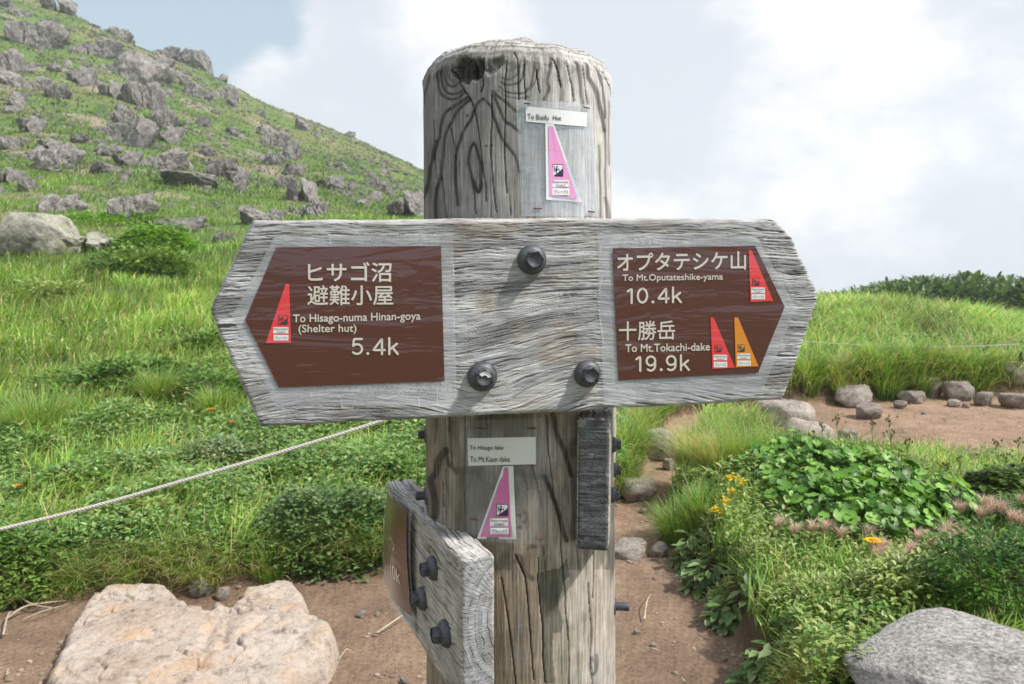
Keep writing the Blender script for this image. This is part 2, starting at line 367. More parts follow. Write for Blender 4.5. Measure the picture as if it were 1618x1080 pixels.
def _ix(X, Y):
    u = np.asarray(X) / np.maximum(Y, .63); a = np.clip((u + 2.0) / 4.0 * (NU - 1), 0, NU - 1.001); b = np.clip((np.log(np.maximum(Y, .63)) - LY0) / (LY1 - LY0) * (NY - 1), 0, NY - 1.001)
    return a, b
def samp(A, X, Y):
    a, b = _ix(X, Y); i = a.astype(int); j = b.astype(int); fa = a - i; fb = b - j
    return (A[j, i] * (1 - fa) + A[j, i + 1] * fa) * (1 - fb) + (A[j + 1, i] * (1 - fa) + A[j + 1, i + 1] * fa) * fb
def gz(X, Y): return samp(Z, np.asarray(X, float), np.asarray(Y, float))
def hit(px, py, y0=1.2):
    """where the line of sight through a pixel meets the ground"""
    dx, dz = ray(px, py); y = np.exp(np.linspace(math.log(y0), math.log(300), 2500)); zr = EYE + dz * y
    h = zr - gz(dx * y, y); k = np.argmax(h < 0)
    if h[k] >= 0: k = np.argmin(h)
    return float(dx * y[k]), float(y[k]), float(gz(dx * y[k], y[k]))

# ground colours (albedo of the soil, the turf and the bare gravel patches)
patch = f2(U[None, :] * 14 + 0 * GY, LY[:, None] * 16 + 0 * GX, 5); patch2 = f2(U[None, :] * 40 + 7 + 0 * GY, LY[:, None] * 46 + 0 * GX, 4)
soil = np.array([.235, .162, .114]) * (1 + .22 * f2(GX * 5, GY * 5, 5)[..., None] + .12 * f2(GX * 1.3 + 9, GY * 1.3, 3)[..., None])
soil = soil * (1 + .38 * sst(GY, 2.9, 4.2))[..., None] 
turf_n = np.array([.075, .085, .028]); green = np.array([.115, .175, .05]); olive = np.array([.17, .18, .08]); dark = np.array([.055, .10, .035])
far = sst(GY, 9, 22)[..., None]
tf = green + (olive - green) * sst(patch + .25 * sst(GY, 40, 100), -.1, .45)[..., None]; tf = tf + (dark - tf) * (sst(patch2, .12, .5) * .75)[..., None]
turf = turf_n * (1 - far) + tf * far
gravel = sst(f2(U[None, :] * 26 + 31 + 0 * GY, LY[:, None] * 30 + 3 + 0 * GX, 5) - .12 + .35 * np.exp(-((U[None, :] + .60) / .09) ** 2 - ((LY[:, None] - 3.35) / .3) ** 2) , .22, .34) * sst(GY, 16, 24)
turf = turf + (np.array([.30, .24, .19]) - turf) * (gravel * .75)[..., None]
gcol = soil * (1 - VEG[..., None]) + turf * VEG[..., None]
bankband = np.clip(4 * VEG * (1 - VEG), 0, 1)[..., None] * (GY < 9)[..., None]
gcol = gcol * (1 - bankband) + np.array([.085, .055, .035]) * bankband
def ground_mat():
    m, t, p = mat('trail_soil_and_turf'); g = G(t); ob = g.coord()
    a = g.noise(ob, 55, 6, .7); b = g.noise(ob, 9, 6, .65); c = g.noise(ob, 1.7, 8, .72)
    v = g.n('ShaderNodeTexVoronoi'); v.inputs['Scale'].default_value = 38; g.l(ob, v.inputs['Vector'])
    col = g.mix(1.0, g.attr(), g.ramp(a, [(.3, g3(.72)), (.7, g3(1.25))]), 'MULTIPLY')
    col = g.mix(1.0, col, g.ramp(b, [(.3, g3(.80)), (.7, g3(1.18))]), 'MULTIPLY')
    col = g.mix(1.0, col, g.ramp(c, [(.3, g3(.78)), (.7, g3(1.22))]), 'MULTIPLY')
    col = g.mix(g.ramp(v.outputs['Distance'], [(.06, g3(.55)), (.16, g3(0))]), col, (.30, .24, .19))
    g.l(col, p.inputs['Base Color']); p.inputs['Roughness'].default_value = .95; p.inputs['Specular IOR Level'].default_value = .1
    g.l(g.bump(a, .7, .012, g.bump(b, .6, .03, g.bump(c, .5, .15))), p.inputs['Normal']); return m
M_GROUND = ground_mat()
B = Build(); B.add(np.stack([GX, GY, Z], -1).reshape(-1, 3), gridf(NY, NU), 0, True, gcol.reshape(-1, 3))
z0 = float(Z[0].mean()) - .012
gx, gy = np.meshgrid(np.linspace(-220, 220, 60), np.concatenate([np.linspace(-220, -4, 20), np.linspace(-3, .622, 12)]))
B.add(np.stack([gx, gy, 0 * gx + z0], -1).reshape(-1, 3), gridf(gx.shape[0], gx.shape[1]), 0, True, (.12, .13, .05))
tag(obj('ground', B.mesh('ground', M_GROUND)), kind='structure')
# ------------------------------------------------------------------ signpost
PX0, PY0 = .0069, 1.08
SP = empty('signpost', (PX0, PY0, 0), 'weathered round timber signpost with arrow boards bolted and notices stapled to it', 'signpost')
SPO = (PX0, PY0, 0)
def p_ax(z): return PX0 + (1.45 - z) * .0065
def p_r(z): return .1222 + np.clip(1.45 - z, 0, 1.5) / .85 * .0118
ZR = EYE + .2235                                             # height of the shoulder
def pcyl(px, py, off=0.0):
    """front of the post under a pixel"""
    dx, dz = ray(px, py); dx = np.asarray(dx, float); Y = np.full(dx.shape, .96)
    for _ in range(6):
        z = EYE + dz * Y; a = p_ax(z); r = p_r(z) + off
        A = dx * dx + 1; Bq = -2 * (dx * a + PY0); C = a * a + PY0 ** 2 - r * r
        Y = (-Bq - np.sqrt(np.maximum(Bq * Bq - 4 * A * C, 0))) / (2 * A)
    return np.stack([dx * Y, Y, EYE + dz * Y], -1)
def polyline_dist(P, x, y):
    d = np.full(x.shape, 1e9)
    for (a, b), (c, e) in zip(P[:-1], P[1:]):
        ex, ey = c - a, e - b; t = np.clip(((x - a) * ex + (y - b) * ey) / (ex * ex + ey * ey + 1e-9), 0, 1)
        d = np.minimum(d, np.hypot(x - a - t * ex, y - b - t * ey))
    return d
def spl(P, k=6):
    P = np.asarray(P, float)
    if len(P) < 3: return [tuple(p) for p in P]
    Q = np.vstack([2 * P[0] - P[1], P, 2 * P[-1] - P[-2]]); o = []
    for i in range(1, len(Q) - 2):
        for t in np.arange(k) / k:
            a, b, c, d = Q[i - 1:i + 3]; o.append(.5 * (2 * b + (c - a) * t + (2 * a - 5 * b + 4 * c - d) * t * t + (3 * b - a - 3 * c + d) * t ** 3))
    o.append(P[-1]); return [tuple(p) for p in o]
GRAIN = [(2.4, .75, [(676.7,115),(674,133),(671,151),(668,168)]), (3, .8, [(689.7,106),(690.7,127),(694.4,144.8),(702,152),(713.7,156),(724,153.7),(733,146)]),
 (2.6, .8, [(695,102),(696,119.6),(699.6,136),(706,145),(715,147.8),(724,146),(730.7,142.6)]), (2.6, .75, [(701,99),(701,116.7),(706,130),(715,136),(722.6,133),(726,128.5)]),
 (2.4, .7, [(711.5,93),(713.7,109),(718,118),(722.6,122.6)]), (2, .5, [(706,92),(707,110),(711,124),(717,128)]),
 (3.6, .8, [(739,153.7),(727,161),(713.7,170),(704.8,176),(700,185),(697,198),(694,217),(688,227),(685,246),(680,264),(678,285),(671,307),(668,323),(668,344)]),
 (4.5, .75, [(690,225),(686,238),(684,250)]), (4.5, .75, [(679,263),(678,280),(673,302)]),
 (3.4, .8, [(742,158),(728.5,168.5),(719.6,180),(713,194),(704.8,212),(701,234),(699,261),(696,282),(690.7,299.6),(688.5,319),(688,344)]), (4.2, .6, [(697,280),(692,300),(690,322),(690,344)]),
 (3.2, .8, [(763,156),(753.7,164),(749,176),(744.8,188),(733,205),(727,222.6),(721,246),(720,273),(721,296.7),(724,323)]), 
 (3.0, .75, [(763,156),(774.4,167),(779,183),(784.8,195),(787.8,205),(795,221),(804,233),(813,244.8),(817,258),(821,272)]),
 (3.4, .7, [(779,144.8),(787.8,153.7),(799.6,162.6),(814,175),(830,186)]), (3.4, .7, [(780,152),(789,171.5),(798,190.7),(810,199.6),(822,210)]),
 (2.4, .6, [(789,137),(799.6,144.8),(816,147),(829,144.8),(839.6,133),(844,109),(845.6,94),(846,80)]), (2.4, .6, [(792,130),(801,133.7),(816,131.5),(824.8,124),(828,104),(829,87)]),
 (2, .5, [(793,123),(803,125),(814,120),(820,108),(822,90)]), (2, .45, [(786,142),(800,152),(820,155),(836,152)]),
 (3.2, .85, [(747,225.6),(741.9,237),(740,253.7),(743,271),(749,290.7),(755,303),(760,296.7),(759.6,279),(759,259.6),(755,242),(750.7,230),(747,225.6)]),
 (4.5, .5, [(749,286),(755,303),(760,290)]),
 (3.4, .7, [(872,85.6),(869,109),(864.8,127),(867,139),(860,156)]), (4, .75, [(882.6,92),(882.6,121),(887,139),(887,158)]), (2.6, .4, [(904.8,96),(904.8,114)]),
 (4.2, .7, [(912,97),(915,121),(918,144.8),(921,166)]), (5, .65, [(928.5,99),(931.5,121),(940,139),(946,162.6),(950.7,183),(955,206)]), (2.8, .6, [(944.8,104),(950.7,133),(955,168),(956,186)]),
 (2.6, .6, [(955,204),(957,240),(958,290),(960,344)]), (2.4, .5, [(946,230),(948,280),(950,344)]), (4, .5, [(958,312),(962,330),(964,345)]), (2.2, .5, [(852,84),(850,110),(846,128),(838,142)]), (2, .4, [(962,160),(962,210),(963,260)]),
 # lower half
 (8, .8, [(680,758),(689,745),(694,726),(704,712)]), (4.5, .6, [(704,712),(709,732),(722,745)]), (8, .85, [(681,765),(687,790),(686,815)]), (3, .6, [(684,815),(686,838)]), (9, .3, [(722,742),(745,744),(770,748)]),
 (5.5, .8, [(873,655),(881,686.7),(891.5,709),(897.6,731.5),(903.7,752)]), (5, .8, [(859,752),(873,780),(885,817),(895.5,853.6)]), (6, .35, [(748,744),(770,765),(781,772)]), (7, .45, [(802,742),(840,752),(862,755)]),
 (9, .35, [(786,900),(796,880),(806,865)]), (3, .5, [(936,1040),(932,1052),(935,1064),(940,1062),(941,1050),(937,1040)]), (4, .45, [(942,1036),(944,1052),(940,1066)]), (6, .5, [(905,760),(908,800),(906,850)]),
 (6, .55, [(815,886),(822,880),(829,905),(842,915)]), (3, .35, [(700,1030),(702,1080)])]
CRACK = [(1.0, [(712,106),(724,125.6),(733,142),(743,156.7),(749,173),(753.7,192),(756.7,212),(759.6,234),(762.6,264),(767,290),(768,318)]), (1.2, [(813,78),(817,94),(819,124),(819,156)]), (.9, [(799.6,94),(798,139),(798.6,190),(798,249),(799.6,279),(801,305)]),
 (.9, [(777,149),(776.7,210),(776,249),(779,286),(782,316),(784,335)]), (.8, [(713.7,203),(719.6,234),(721,250)]), (.7, [(685.6,245),(690,273),(693,289)]), (.9, [(699,279),(702,302.6),(705.6,344)]), (.8, [(748,296.7),(752,338)]),
 (.9, [(873.7,88.5),(881,113.7),(887,139)]), (1, [(894,93),(900,119.6),(907.8,160)]), (.8, [(919.6,96),(925.5,139),(928.5,165.5)]), (.9, [(847,109),(853,146)]), (1, [(827.8,103),(830,157)]), (.8, [(947.8,106),(962.6,133),(965.6,171.5)]), (.8, [(685.6,190),(686,225)]), (.6, [(806,310),(807,340)]), (.9, [(742,100),(744,120)]), (1.6, [(749,88),(757,90),(761,115),(764,130),(760,144)]),
 (.9, [(711,655),(714,735.6)]), (1, [(735,655),(735,837)]), (.7, [(705,741.7),(704,850)]), (1, [(863,655),(868,717),(877,784),(887,837),(888,870),(892,921),(898,1015),(900,1085)]), (.8, [(840.5,735.5),(850.7,772),(856.8,800.7)]), (.7, [(826,742),(834,775)]),
 (1.1, [(792,912),(800.6,962),(808.7,1023),(814.8,1085)]), (1.1, [(814,876),(829,913),(835,962),(839,1019),(844,1075)]), (.8, [(859.6,860),(861,903)]), (.9, [(849.5,880),(851.5,931),(856.6,982),(858.6,1039),(861.7,1080)]), (1, [(937,872),(937,945)]), (1.1, [(928.9,921),(933,982),(934,1039),(937,1085)]), (.6, [(690,655),(688,700)]), (.7, [(700,760),(702,800)]), (.6, [(768,660),(770,690)]), (.7, [(912,860),(914,900)])]
def poly_in(P, x, y):
    ins = np.zeros(x.shape, bool)
    for i in range(len(P)):
        (a, b), (c, e) = P[i], P[(i + 1) % len(P)]; k = (b > y) != (e > y); ins ^= k & (x < (c - a) * (y - b) / (e - b + 1e-12) + a)
    return ins
def make_post():
    th = np.concatenate([np.linspace(-104, 104, 400), np.linspace(108, 252, 26)]) * np.pi / 180
    zz = np.concatenate([np.linspace(-.25, .60, 24)[:-1], np.linspace(.60, ZR, 780)])
    cap = [(.978, .008), (.955, .0155), (.93, .0215), (.895, .0278), (.85, .0335), (.79, .038), (.71, .0418), (.60, .0448), (.48, .0468), (.35, .0482), (.2, .0492), (.08, .0497), (.03, .0499), (.012, .05)]
    t_ = np.linspace(0, 1, 46); cf = np.interp(t_, np.linspace(0, 1, len(cap) + 1), [1] + [c[0] for c in cap]); ch = np.interp(t_, np.linspace(0, 1, len(cap) + 1), [0] + [c[1] for c in cap])
    zrow = np.concatenate([zz, ZR + ch[1:]]); frow = np.concatenate([np.ones(len(zz)), cf[1:]]); nr, nc = len(zrow), len(th)
    T = np.repeat(th[None], nr, 0); Zg = np.repeat(zrow[:, None], nc, 1); Fg = np.repeat(frow[:, None], nc, 1)
    Rg = p_r(Zg); s = T * .128
    lowf = f2(s / .05 + 3, Zg / .16 + 2, 3) * .0016
    str1 = f2(s / .0022, Zg / .10, 4, .6); str2 = f2(s / .0010 + 9, Zg / .05 + 4, 3, .7); blot = f2(s / .035 + 5, Zg / .06 + 1, 5); blot2 = f2(s / .018 + 15, Zg / .09 + 11, 4)
    X = p_ax(Zg) + Rg * np.sin(T); Y = PY0 - Rg * np.cos(T); px, py = proj(X, Y, Zg)
    wob = 1.6 * f2(s / .02 + 30, Zg / .02 + 3, 3); px = px + wob; py = py + 1.2 * f2(s / .02 + 50, Zg / .02 + 31, 3)
    front = (np.abs(T) < 1.75); lower = sst(py, 560, 640)
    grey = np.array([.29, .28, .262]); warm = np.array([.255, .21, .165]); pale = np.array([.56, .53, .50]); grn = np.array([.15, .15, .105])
    w = sst(blot + .55 * lower + .12 * np.sin(s * 25), -.05, .55)[..., None]
    C = grey * (1 - w) + warm * w
    rgt = (sst(px + 14 * blot, 835, 915) * (1 - lower * .55) * .9)[..., None]; C = C * (1 - rgt) + pale * rgt  # right side paler: sunlight painted into the wood colour
    lg = (sst(blot2, .1, .5) * (.35 + .3 * lower))[..., None]; C = C * (1 - lg) + grn * lg
    C = C * (1 + .42 * str1 + .26 * str2)[..., None] * (1 + .18 * blot2)[..., None]
    mossy = (lower * sst(blot + .5 * np.exp(-((px - 770) / 70) ** 2), .15, .6) * .65)[..., None] * (py < 900)[..., None]; C = C * (1 - mossy) + np.array([.095, .095, .075]) * mossy
    C = C * (1 - .22 * sst(px, 800, 700) * (1 - lower))[..., None]  # upper left darker: painted shade along with some weather-side tone
    D = np.zeros(px.shape)
    for wd, k, P in GRAIN:
        Q = spl(P); a = np.array(Q); b0, b1 = a.min(0) - 14, a.max(0) + 14
        m = front & (px > b0[0]) & (px < b1[0]) & (py > b0[1]) & (py < b1[1])
        if not m.any(): continue
        d = polyline_dist(Q, px[m], py[m]); e = (sst(d, wd * 1.0, wd * .45) * .84 + .16 * sst(d, wd * 3.4, 0)) * k * 1.08; e = e * (1 + .7 * str1[m] + .5 * str2[m])
        e = np.clip(e, 0, .93); dark = np.array([.042, .036, .033])
        C[m] = C[m] * (1 - e[:, None]) + dark * e[:, None]; D[m] -= .0003 * e
    # the dark rotten knot under the lip, the ragged dark patch low on the front, scuffs
    pk = px + 2.5 * f2(s / .004, Zg / .004, 3); kn = sst(poly_sd([(721,86),(736,87),(752,90),(764,89),(765,104),(762,120),(755,126),(745,124),(738,133),(728,129),(720,120),(715,106)], pk, py), -2.5, 6) * front
    kn2 = sst(poly_sd([(767,90),(794,89),(796,102),(786,114),(772,120),(766,112)], pk, py), -3, 7) * front
    kr = (sst(kn, .05, .55) * (.86 + .25 * f2(s / .004, Zg / .006, 3)))[..., None]; C = C * (1 - kr) + np.array([.040, .034, .036]) * kr
    kr = (sst(kn2, .05, .6) * .7)[..., None]; C = C * (1 - kr) + np.array([.085, .070, .066]) * kr
    D -= (.013 + .006 * f2(s / .006, Zg / .012, 3)) * kn + (.004 + .003 * f2(s / .005, Zg / .01, 3)) * kn2
    dark_patch = poly_in([(849.5,905),(884,899),(898,880),(900,909),(888,927),(886,958),(894,982),(888,1000),(874,1000),(872,1023),(880,1080),(861,1080),(857,1002),(853,951)], px + 2.5 * blot2 * 4, py) & front
    C[dark_patch] = C[dark_patch] * .5 * np.array([.9, .98, .95])
    sm = np.clip(1 - ((px - 824) / 15) ** 2 - ((py - 822) / 24) ** 2, 0, 1) * (f2(s / .004, Zg / .004, 4) > -.05) * front; C = C * (1 - .75 * sm[..., None])
    for (a, b) in ((739, 183), (769, 230), (778, 229)): 
        q = np.hypot(px - a, py - b) < 2.0; C[q & front] *= .25
    for wd, P in CRACK:
        Q = spl(P); a = np.array(Q); b0, b1 = a.min(0) - 6, a.max(0) + 6
        m = front & (px > b0[0]) & (px < b1[0]) & (py > b0[1]) & (py < b1[1])
        if not m.any(): continue
        e = np.clip(1.2 - polyline_dist(Q, px[m], py[m]) / (wd * 1.0), 0, 1); C[m] *= (1 - .9 * e)[:, None]; D[m] -= .0035 * e
    # the weathered cut of the crown: pale end grain in rings
    ring = np.clip((1 - Fg) * 9, 0, 1); rr = np.sin((Fg + .015 * blot) * 120) * .5 + .5
    ec = np.array([.46, .44, .40]) * (1 - .55 * (rr > .70))[..., None] * (1 + .25 * str1)[..., None]
    C = C * (1 - ring[..., None]) + ec * ring[..., None]; D += ring * (.0016 * (rr - .5) + .0030 * blot + .0012 * f2(s / .004, Fg * 90, 3)); C = C * (1 - .5 * ring * (f2(s / .003, Fg * 60, 3) > .3))[..., None]
    D += lowf + .00045 * str1 + .0003 * str2
    rim = np.exp(-((Zg - ZR) / .012) ** 2); D += rim * (.0035 * f2(s / .012, Zg / .02, 3) - .001)
    C = C * (.62 + .5 * lower)[..., None] + C.mean(-1, keepdims=True) * (.38 - .5 * lower)[..., None]; C = np.clip(C * 1.12, .012, .7)
    RR = (Rg + D) * Fg; Zv = ZR + (Zg - ZR) * np.where(Fg < 1, .74 + .24 * f2(s / .05 + 3, Fg * 3, 4), 1) + np.exp(-np.abs(Zg - ZR) / .014) * (.006 * f2(s / .035 + 8, 0 * s, 3) + .003 * f2(s / .008, 0 * s + 4, 2))
    V = np.stack([p_ax(Zg) + RR * np.sin(T), PY0 - RR * np.cos(T), Zv], -1).reshape(-1, 3)
    F = gridf(nr, nc, wrap=True)
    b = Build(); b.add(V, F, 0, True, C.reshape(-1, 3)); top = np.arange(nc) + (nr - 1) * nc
    b.F.append(top[None, :]); b.M.append(0); b.S.append(True)
    return b.mesh('post', M_WOOD, SPO)
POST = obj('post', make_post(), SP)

# ---- the cross board with two arrow ends
TB = .198; YB = .90; BN = np.array([TB, -1, 0]) / math.hypot(TB, 1)
def bp(px, py, off=0.0):
    dx, dz = ray(px, py); Y = YB / (1 - TB * dx); return np.stack([dx * Y, Y, EYE + dz * Y], -1) + BN * np.asarray(off, float)[..., None]
def make_board():
    nr, nc = 330, 900; b = np.linspace(0, 1, nr)[:, None]; a = np.linspace(0, 1, nc)[None, :]
    lj = 2.2 * f2(b * 42, b * 0 + 1, 3, .7) + 1.2 * f2(b * 120, b * 0 + 7, 2); rj = 2.2 * f2(b * 42 + 50, b * 0 + 3, 3, .7) + 1.4 * f2(b * 120, b * 0 + 17, 2)
    left = np.interp(b, [0, .02, .425, .445, 1], [402, 396, 332, 333, 411]) + lj; right = np.interp(b, [0, .02, .095, .40, .46, 1], [1222, 1230, 1252, 1292, 1293, 1240]) + rj
    u = left + a * (right - left); te = 1.4 * f2(u / 60, u * 0, 3) ; be = 1.6 * f2(u / 70, u * 0 + 5, 3)
    vt = 348 - (u - 397) / 831 * 3 + te; vb = 675 - (u - 412) / 828 * 43 + be; v = vt + b * (vb - vt)
    core = np.exp(-((u - 830) / 150) ** 2)
    g = v + .30 * (u - 830) * core * sst(v, 400, 520) + 10 * f2(u / 160, v / 70, 3) + 14 * np.exp(-((v - 640) / 40) ** 2) * np.sin(u / 70) + .10 * (u - 380) * np.exp(-((u - 380) / 90) ** 2)
    g = g + 20 * np.exp(-((u - 690) / 90) ** 2) * sst(v, 560, 640)
    film = (poly_in([(434,372),(716,366),(722,640),(436,640),(366,500)], u, v) | poly_in([(943,368),(1195,372),(1258,484),(1205,618),(954,640)], u, v)).astype(float)
    c1 = f2(u / 60, g / 2.5, 4, .6); c2 = f2(u / 24 + 40, g / 1.5 + 11, 3, .6); c3 = f2(u / 150 + 3, g / 9 + 5, 3)
    ridge = 1 - np.abs(c1) * 2.2; end = np.exp(-((u - 345) / 40) ** 2) + np.exp(-((u - 1270) / 42) ** 2)
    groove = sst(-c1, .14, .52) * (.35 + .65 * sst(f2(u / 45 + 70, g / 14 + 30, 3), -.25, .35)); gr2 = sst(-c2, .2, .5)
    amp = (1 - .55 * film) * (1 + .45 * end)
    D = (.0004 * ridge + .0006 * c3 + .0003 * c2 - .0010 * groove) * amp - .0003 * gr2
    blot = f2(u / 55, v / 40 + 20, 5); tone = f2(u / 200 + 8, g / 16 + 2, 4)
    base = np.array([.40, .40, .405]); drk = np.array([.17, .165, .165]); tan = np.array([.37, .325, .27]); pale = np.array([.53, .525, .52])
    C = base + (pale - base) * sst(tone, 0, .5)[..., None]; C = C * (1 - .42 * sst(-tone + .35 * blot, .02, .55))[..., None] * np.array([.985, .995, 1.015]); C = C + (tan - C) * (sst(blot, .1, .6) * (.25 + .5 * core))[..., None]
    C = C * (1 + .25 * c2)[..., None]; gk = np.clip((.72 * groove + .34 * gr2)[..., None] * np.minimum(amp, 1.25)[..., None], 0, .85)
    C = C * (1 - gk) + drk * .55 * gk
    for wd, k, P in [(3, .6, [(716, 452), (760, 450), (830, 446), (870, 440)]), (2, .6, [(860, 434), (905, 430), (945, 426)]), (2.5, .5, [(720, 466), (790, 462), (860, 455)]), (8, .35, [(715, 452), (770, 462), (822, 458)]), (3, .4, [(1150, 374), (1180, 372), (1203, 377)]), (1.3, .8, [(338, 455), (362, 452), (378, 455)]), (1.3, .8, [(345, 520), (372, 522), (392, 518)]), (1.2, .7, [(735, 372), (800, 377), (870, 372)]), (1.3, .7, [(720, 560), (800, 548), (900, 520), (940, 505)]), (1.2, .7, [(1212, 560), (1240, 556), (1258, 558)]), (1.3, .8, [(1250, 430), (1272, 428), (1290, 431)]), (1.2, .6, [(470, 655), (560, 645), (680, 648)])]:
        d = polyline_dist(spl(P), u, v); e = np.clip(1 - d / wd, 0, 1) * k; C = C * (1 - e[..., None] * .8); D -= .0008 * e
    for a, b, hh in ((838, 432, 60), (760, 616, 42), (927, 612, 40)):
        e = np.exp(-((u - a + .25 * (v - b)) / 9) ** 2) * sst(v, b - 6, b + 4) * sst(v, b + hh, b) * (.5 + .5 * c2); C = C + (np.array([.20, .125, .075]) - C) * np.clip(.5 * e, 0, 1)[..., None]
    # the old carved letters and the chipped glue edges round the plates
    for P in [[(538,632),(540,645),(556,646),(560,632)], [(596,628),(612,630),(625,626)], [(660,628),(662,642)], [(690,615),(690,640)], [(520,372),(521,386)], [(600,372),(628,370)], [(640,372),(666,370)], [(722,412),(716,420),(716,434)], [(948,386),(946,410)], [(950,440),(945,470),(947,500),(952,540)], [(1178,598),(1190,597),(1203,599)]]:
        d = polyline_dist(P, u, v) + 1.2 * c2; e = np.clip(1 - d / 2.0, 0, 1); C = C + (np.array([.60, .60, .59]) - C) * (.6 * e)[..., None]; D += .0006 * e
    sp = (f2(u / 1.9, v / 1.9, 3) > .22) & ((np.abs(v - 620 + (u - 430) * .035) < 10) & (u > 470) & (u < 720) | (np.abs(v - 377) < 9) & (u > 560) & (u < 700) | (np.abs(v - 606) < 6) & (u > 985) & (u < 1100) | (np.abs(v - 381) < 5) & (u > 970) & (u < 1160))
    C[sp] = C[sp] * .35 + np.array([.5, .5, .5]) * .25
    # rounded edges
    W = bp(u, v)
    wpx = 7.0; e1 = (v - vt); e2 = (vb - v); e3 = (u - left) * .85; e4 = (right - u) * .85; ed = np.minimum(np.minimum(e1, e2), np.minimum(e3, e4))
    rd = np.clip(1 - ed / wpx, 0, 1); D = D - .006 * (1 - np.sqrt(np.clip(1 - rd ** 2, 0, 1)))
    lit_edge = np.clip(1 - e1 / 9, 0, 1)[..., None] * .5; C = C * (1 - lit_edge) + np.array([.50, .49, .47]) * lit_edge  # top edge paler: its lit bevel put into the colour
    Wf = W + BN * D[..., None]; C = np.clip(C, .03, .66)
    B = Build(); B.add(Wf.reshape(-1, 3), gridf(nr, nc)[:, ::-1], 0, True, C.reshape(-1, 3))
    # edge faces running back through the thickness, and the back
    idx = np.concatenate([np.arange(nc), (np.arange(1, nr)) * nc + nc - 1, (nr - 1) * nc + np.arange(nc - 2, -1, -1), np.arange(nr - 2, 0, -1) * nc])
    rim = Wf.reshape(-1, 3)[idx]; rc = C.reshape(-1, 3)[idx]; steps = 14; rows = []; cols = []
    k = np.arange(len(idx)); cen = rim.mean(0)
    for q in range(steps + 1):
        t = q / steps; out = (rim - cen); out[:, 1] = 0; out /= np.linalg.norm(out, axis=1)[:, None]
        nz = f2(k / 9.0, np.full(len(k), q * 1.7), 3); rows.append(rim - BN * (.056 * t) + out * (.0009 * nz * (0 < t < 1) + .0025 * math.sin(math.pi * t) ** .5)[:, None] if 0 < t else rim)
        cols.append(np.clip(.40 * (1 + .5 * nz)[:, None] * np.array([1, .98, .95]), .05, .6))
    B.add(np.concatenate(rows), gridf(steps + 1, len(idx), wrap=True), 0, True, np.concatenate(cols))
    bk = rows[-1]; B.add(np.vstack([bk, bk.mean(0)]), [np.stack([k, np.full(len(k), len(k)), (k + 1) % len(k)], -1)], 0, False, (.3, .29, .27))
    return B.mesh('sign_board', M_PLANK, SPO)
BOARD = obj('sign_board', make_board(), SP); tag(BOARD, 'wide grey crossboard cut to a point at both ends')

# ---- lettering
_tc = {}
def glyphs(s, bold=0.0, sp=1.0):
    key = (s, bold, sp)
    if key not in _tc:
        c = bpy.data.curves.new('t', 'FONT'); c.body = s; c.size = 1; c.resolution_u = 3; c.offset = bold; c.space_character = sp
        o = bpy.data.objects.new('t', c); COL.objects.link(o); dg = bpy.context.evaluated_depsgraph_get(); dg.update()
        me = o.evaluated_get(dg).to_mesh(); me.calc_loop_triangles()
        V = np.array([v.co[:2] for v in me.vertices]); T = np.array([t.vertices[:] for t in me.loop_triangles])
        o.evaluated_get(dg).to_mesh_clear(); bpy.data.objects.remove(o); bpy.data.curves.remove(c)
        lo, hi = V.min(0), V.max(0); _tc[key] = ((V - lo) / (hi - lo), T)
    return _tc[key]
def text(B, s, x0, y0, x1, y1, surf, off, mi, slope=0.0, hv=.25, sp=1.0):
    """letters filling the box x0..x1, y0..y1 (of the left end) on a surface, the baseline rising by slope"""
    V, T = glyphs(s, 0.0, sp); px = x0 + V[:, 0] * (x1 - x0); py = y1 - V[:, 1] * (y1 - y0) + (px - x0) * slope
    for k, (a, b) in enumerate([(-1, 0), (1, 0), (0, -1), (0, 1)] if hv else [(0, 0)]):
        P = surf(px + a * hv, py + b * hv, off + k * .00005); n = np.cross(P[T[:, 1]] - P[T[:, 0]], P[T[:, 2]] - P[T[:, 0]]).sum(0); B.add(P, [T if n[1] < 0 else T[:, ::-1]], mi, False)
def poly(B, P, surf, off, mi, nu=2, nv=2):
    """four corners (tl, tr, br, bl) as a small grid lying on a surface"""
    P = np.asarray(P, float); a = np.linspace(0, 1, nu)[None, :, None]; b = np.linspace(0, 1, nv)[:, None, None]
    Q = (P[0] * (1 - a) + P[1] * a) * (1 - b) + (P[3] * (1 - a) + P[2] * a) * b
    W = surf(Q[..., 0].ravel(), Q[..., 1].ravel(), off); B.add(W, gridf(nv, nu)[:, ::-1], mi, True)
def pictogram(B, x0, y0, x1, y1, surf, o, light, ink):
    """square pictogram: a climber with a stick on a dark slope"""
    L = lambda pts, mi, k: _tri(B, [(x0 + a * (x1 - x0), y0 + b * (y1 - y0)) for a, b in pts], surf, o + k * .00012, mi)
    L([(0, 0), (1, 0), (1, 1), (0, 1)], ink, 0); L([(.06, .06), (.94, .06), (.94, .94), (.06, .94)], light, 1)
    L([(.08, .94), (.30, .82), (.45, .72), (.62, .62), (.78, .48), (.94, .34), (.94, .94)], ink, 2)
    L([(.34, .16), (.46, .14), (.50, .24), (.40, .30), (.33, .24)], ink, 2); L([(.30, .32), (.44, .30), (.46, .56), (.30, .60), (.24, .46)], ink, 2)
    L([(.42, .36), (.60, .44), (.60, .49), (.42, .44)], ink, 2); L([(.30, .58), (.40, .56), (.38, .74), (.30, .80)], ink, 2); L([(.58, .30), (.62, .30), (.66, .60), (.62, .62)], ink, 2)
    L([(.12, .20), (.20, .14), (.22, .50), (.16, .70)], ink, 2)
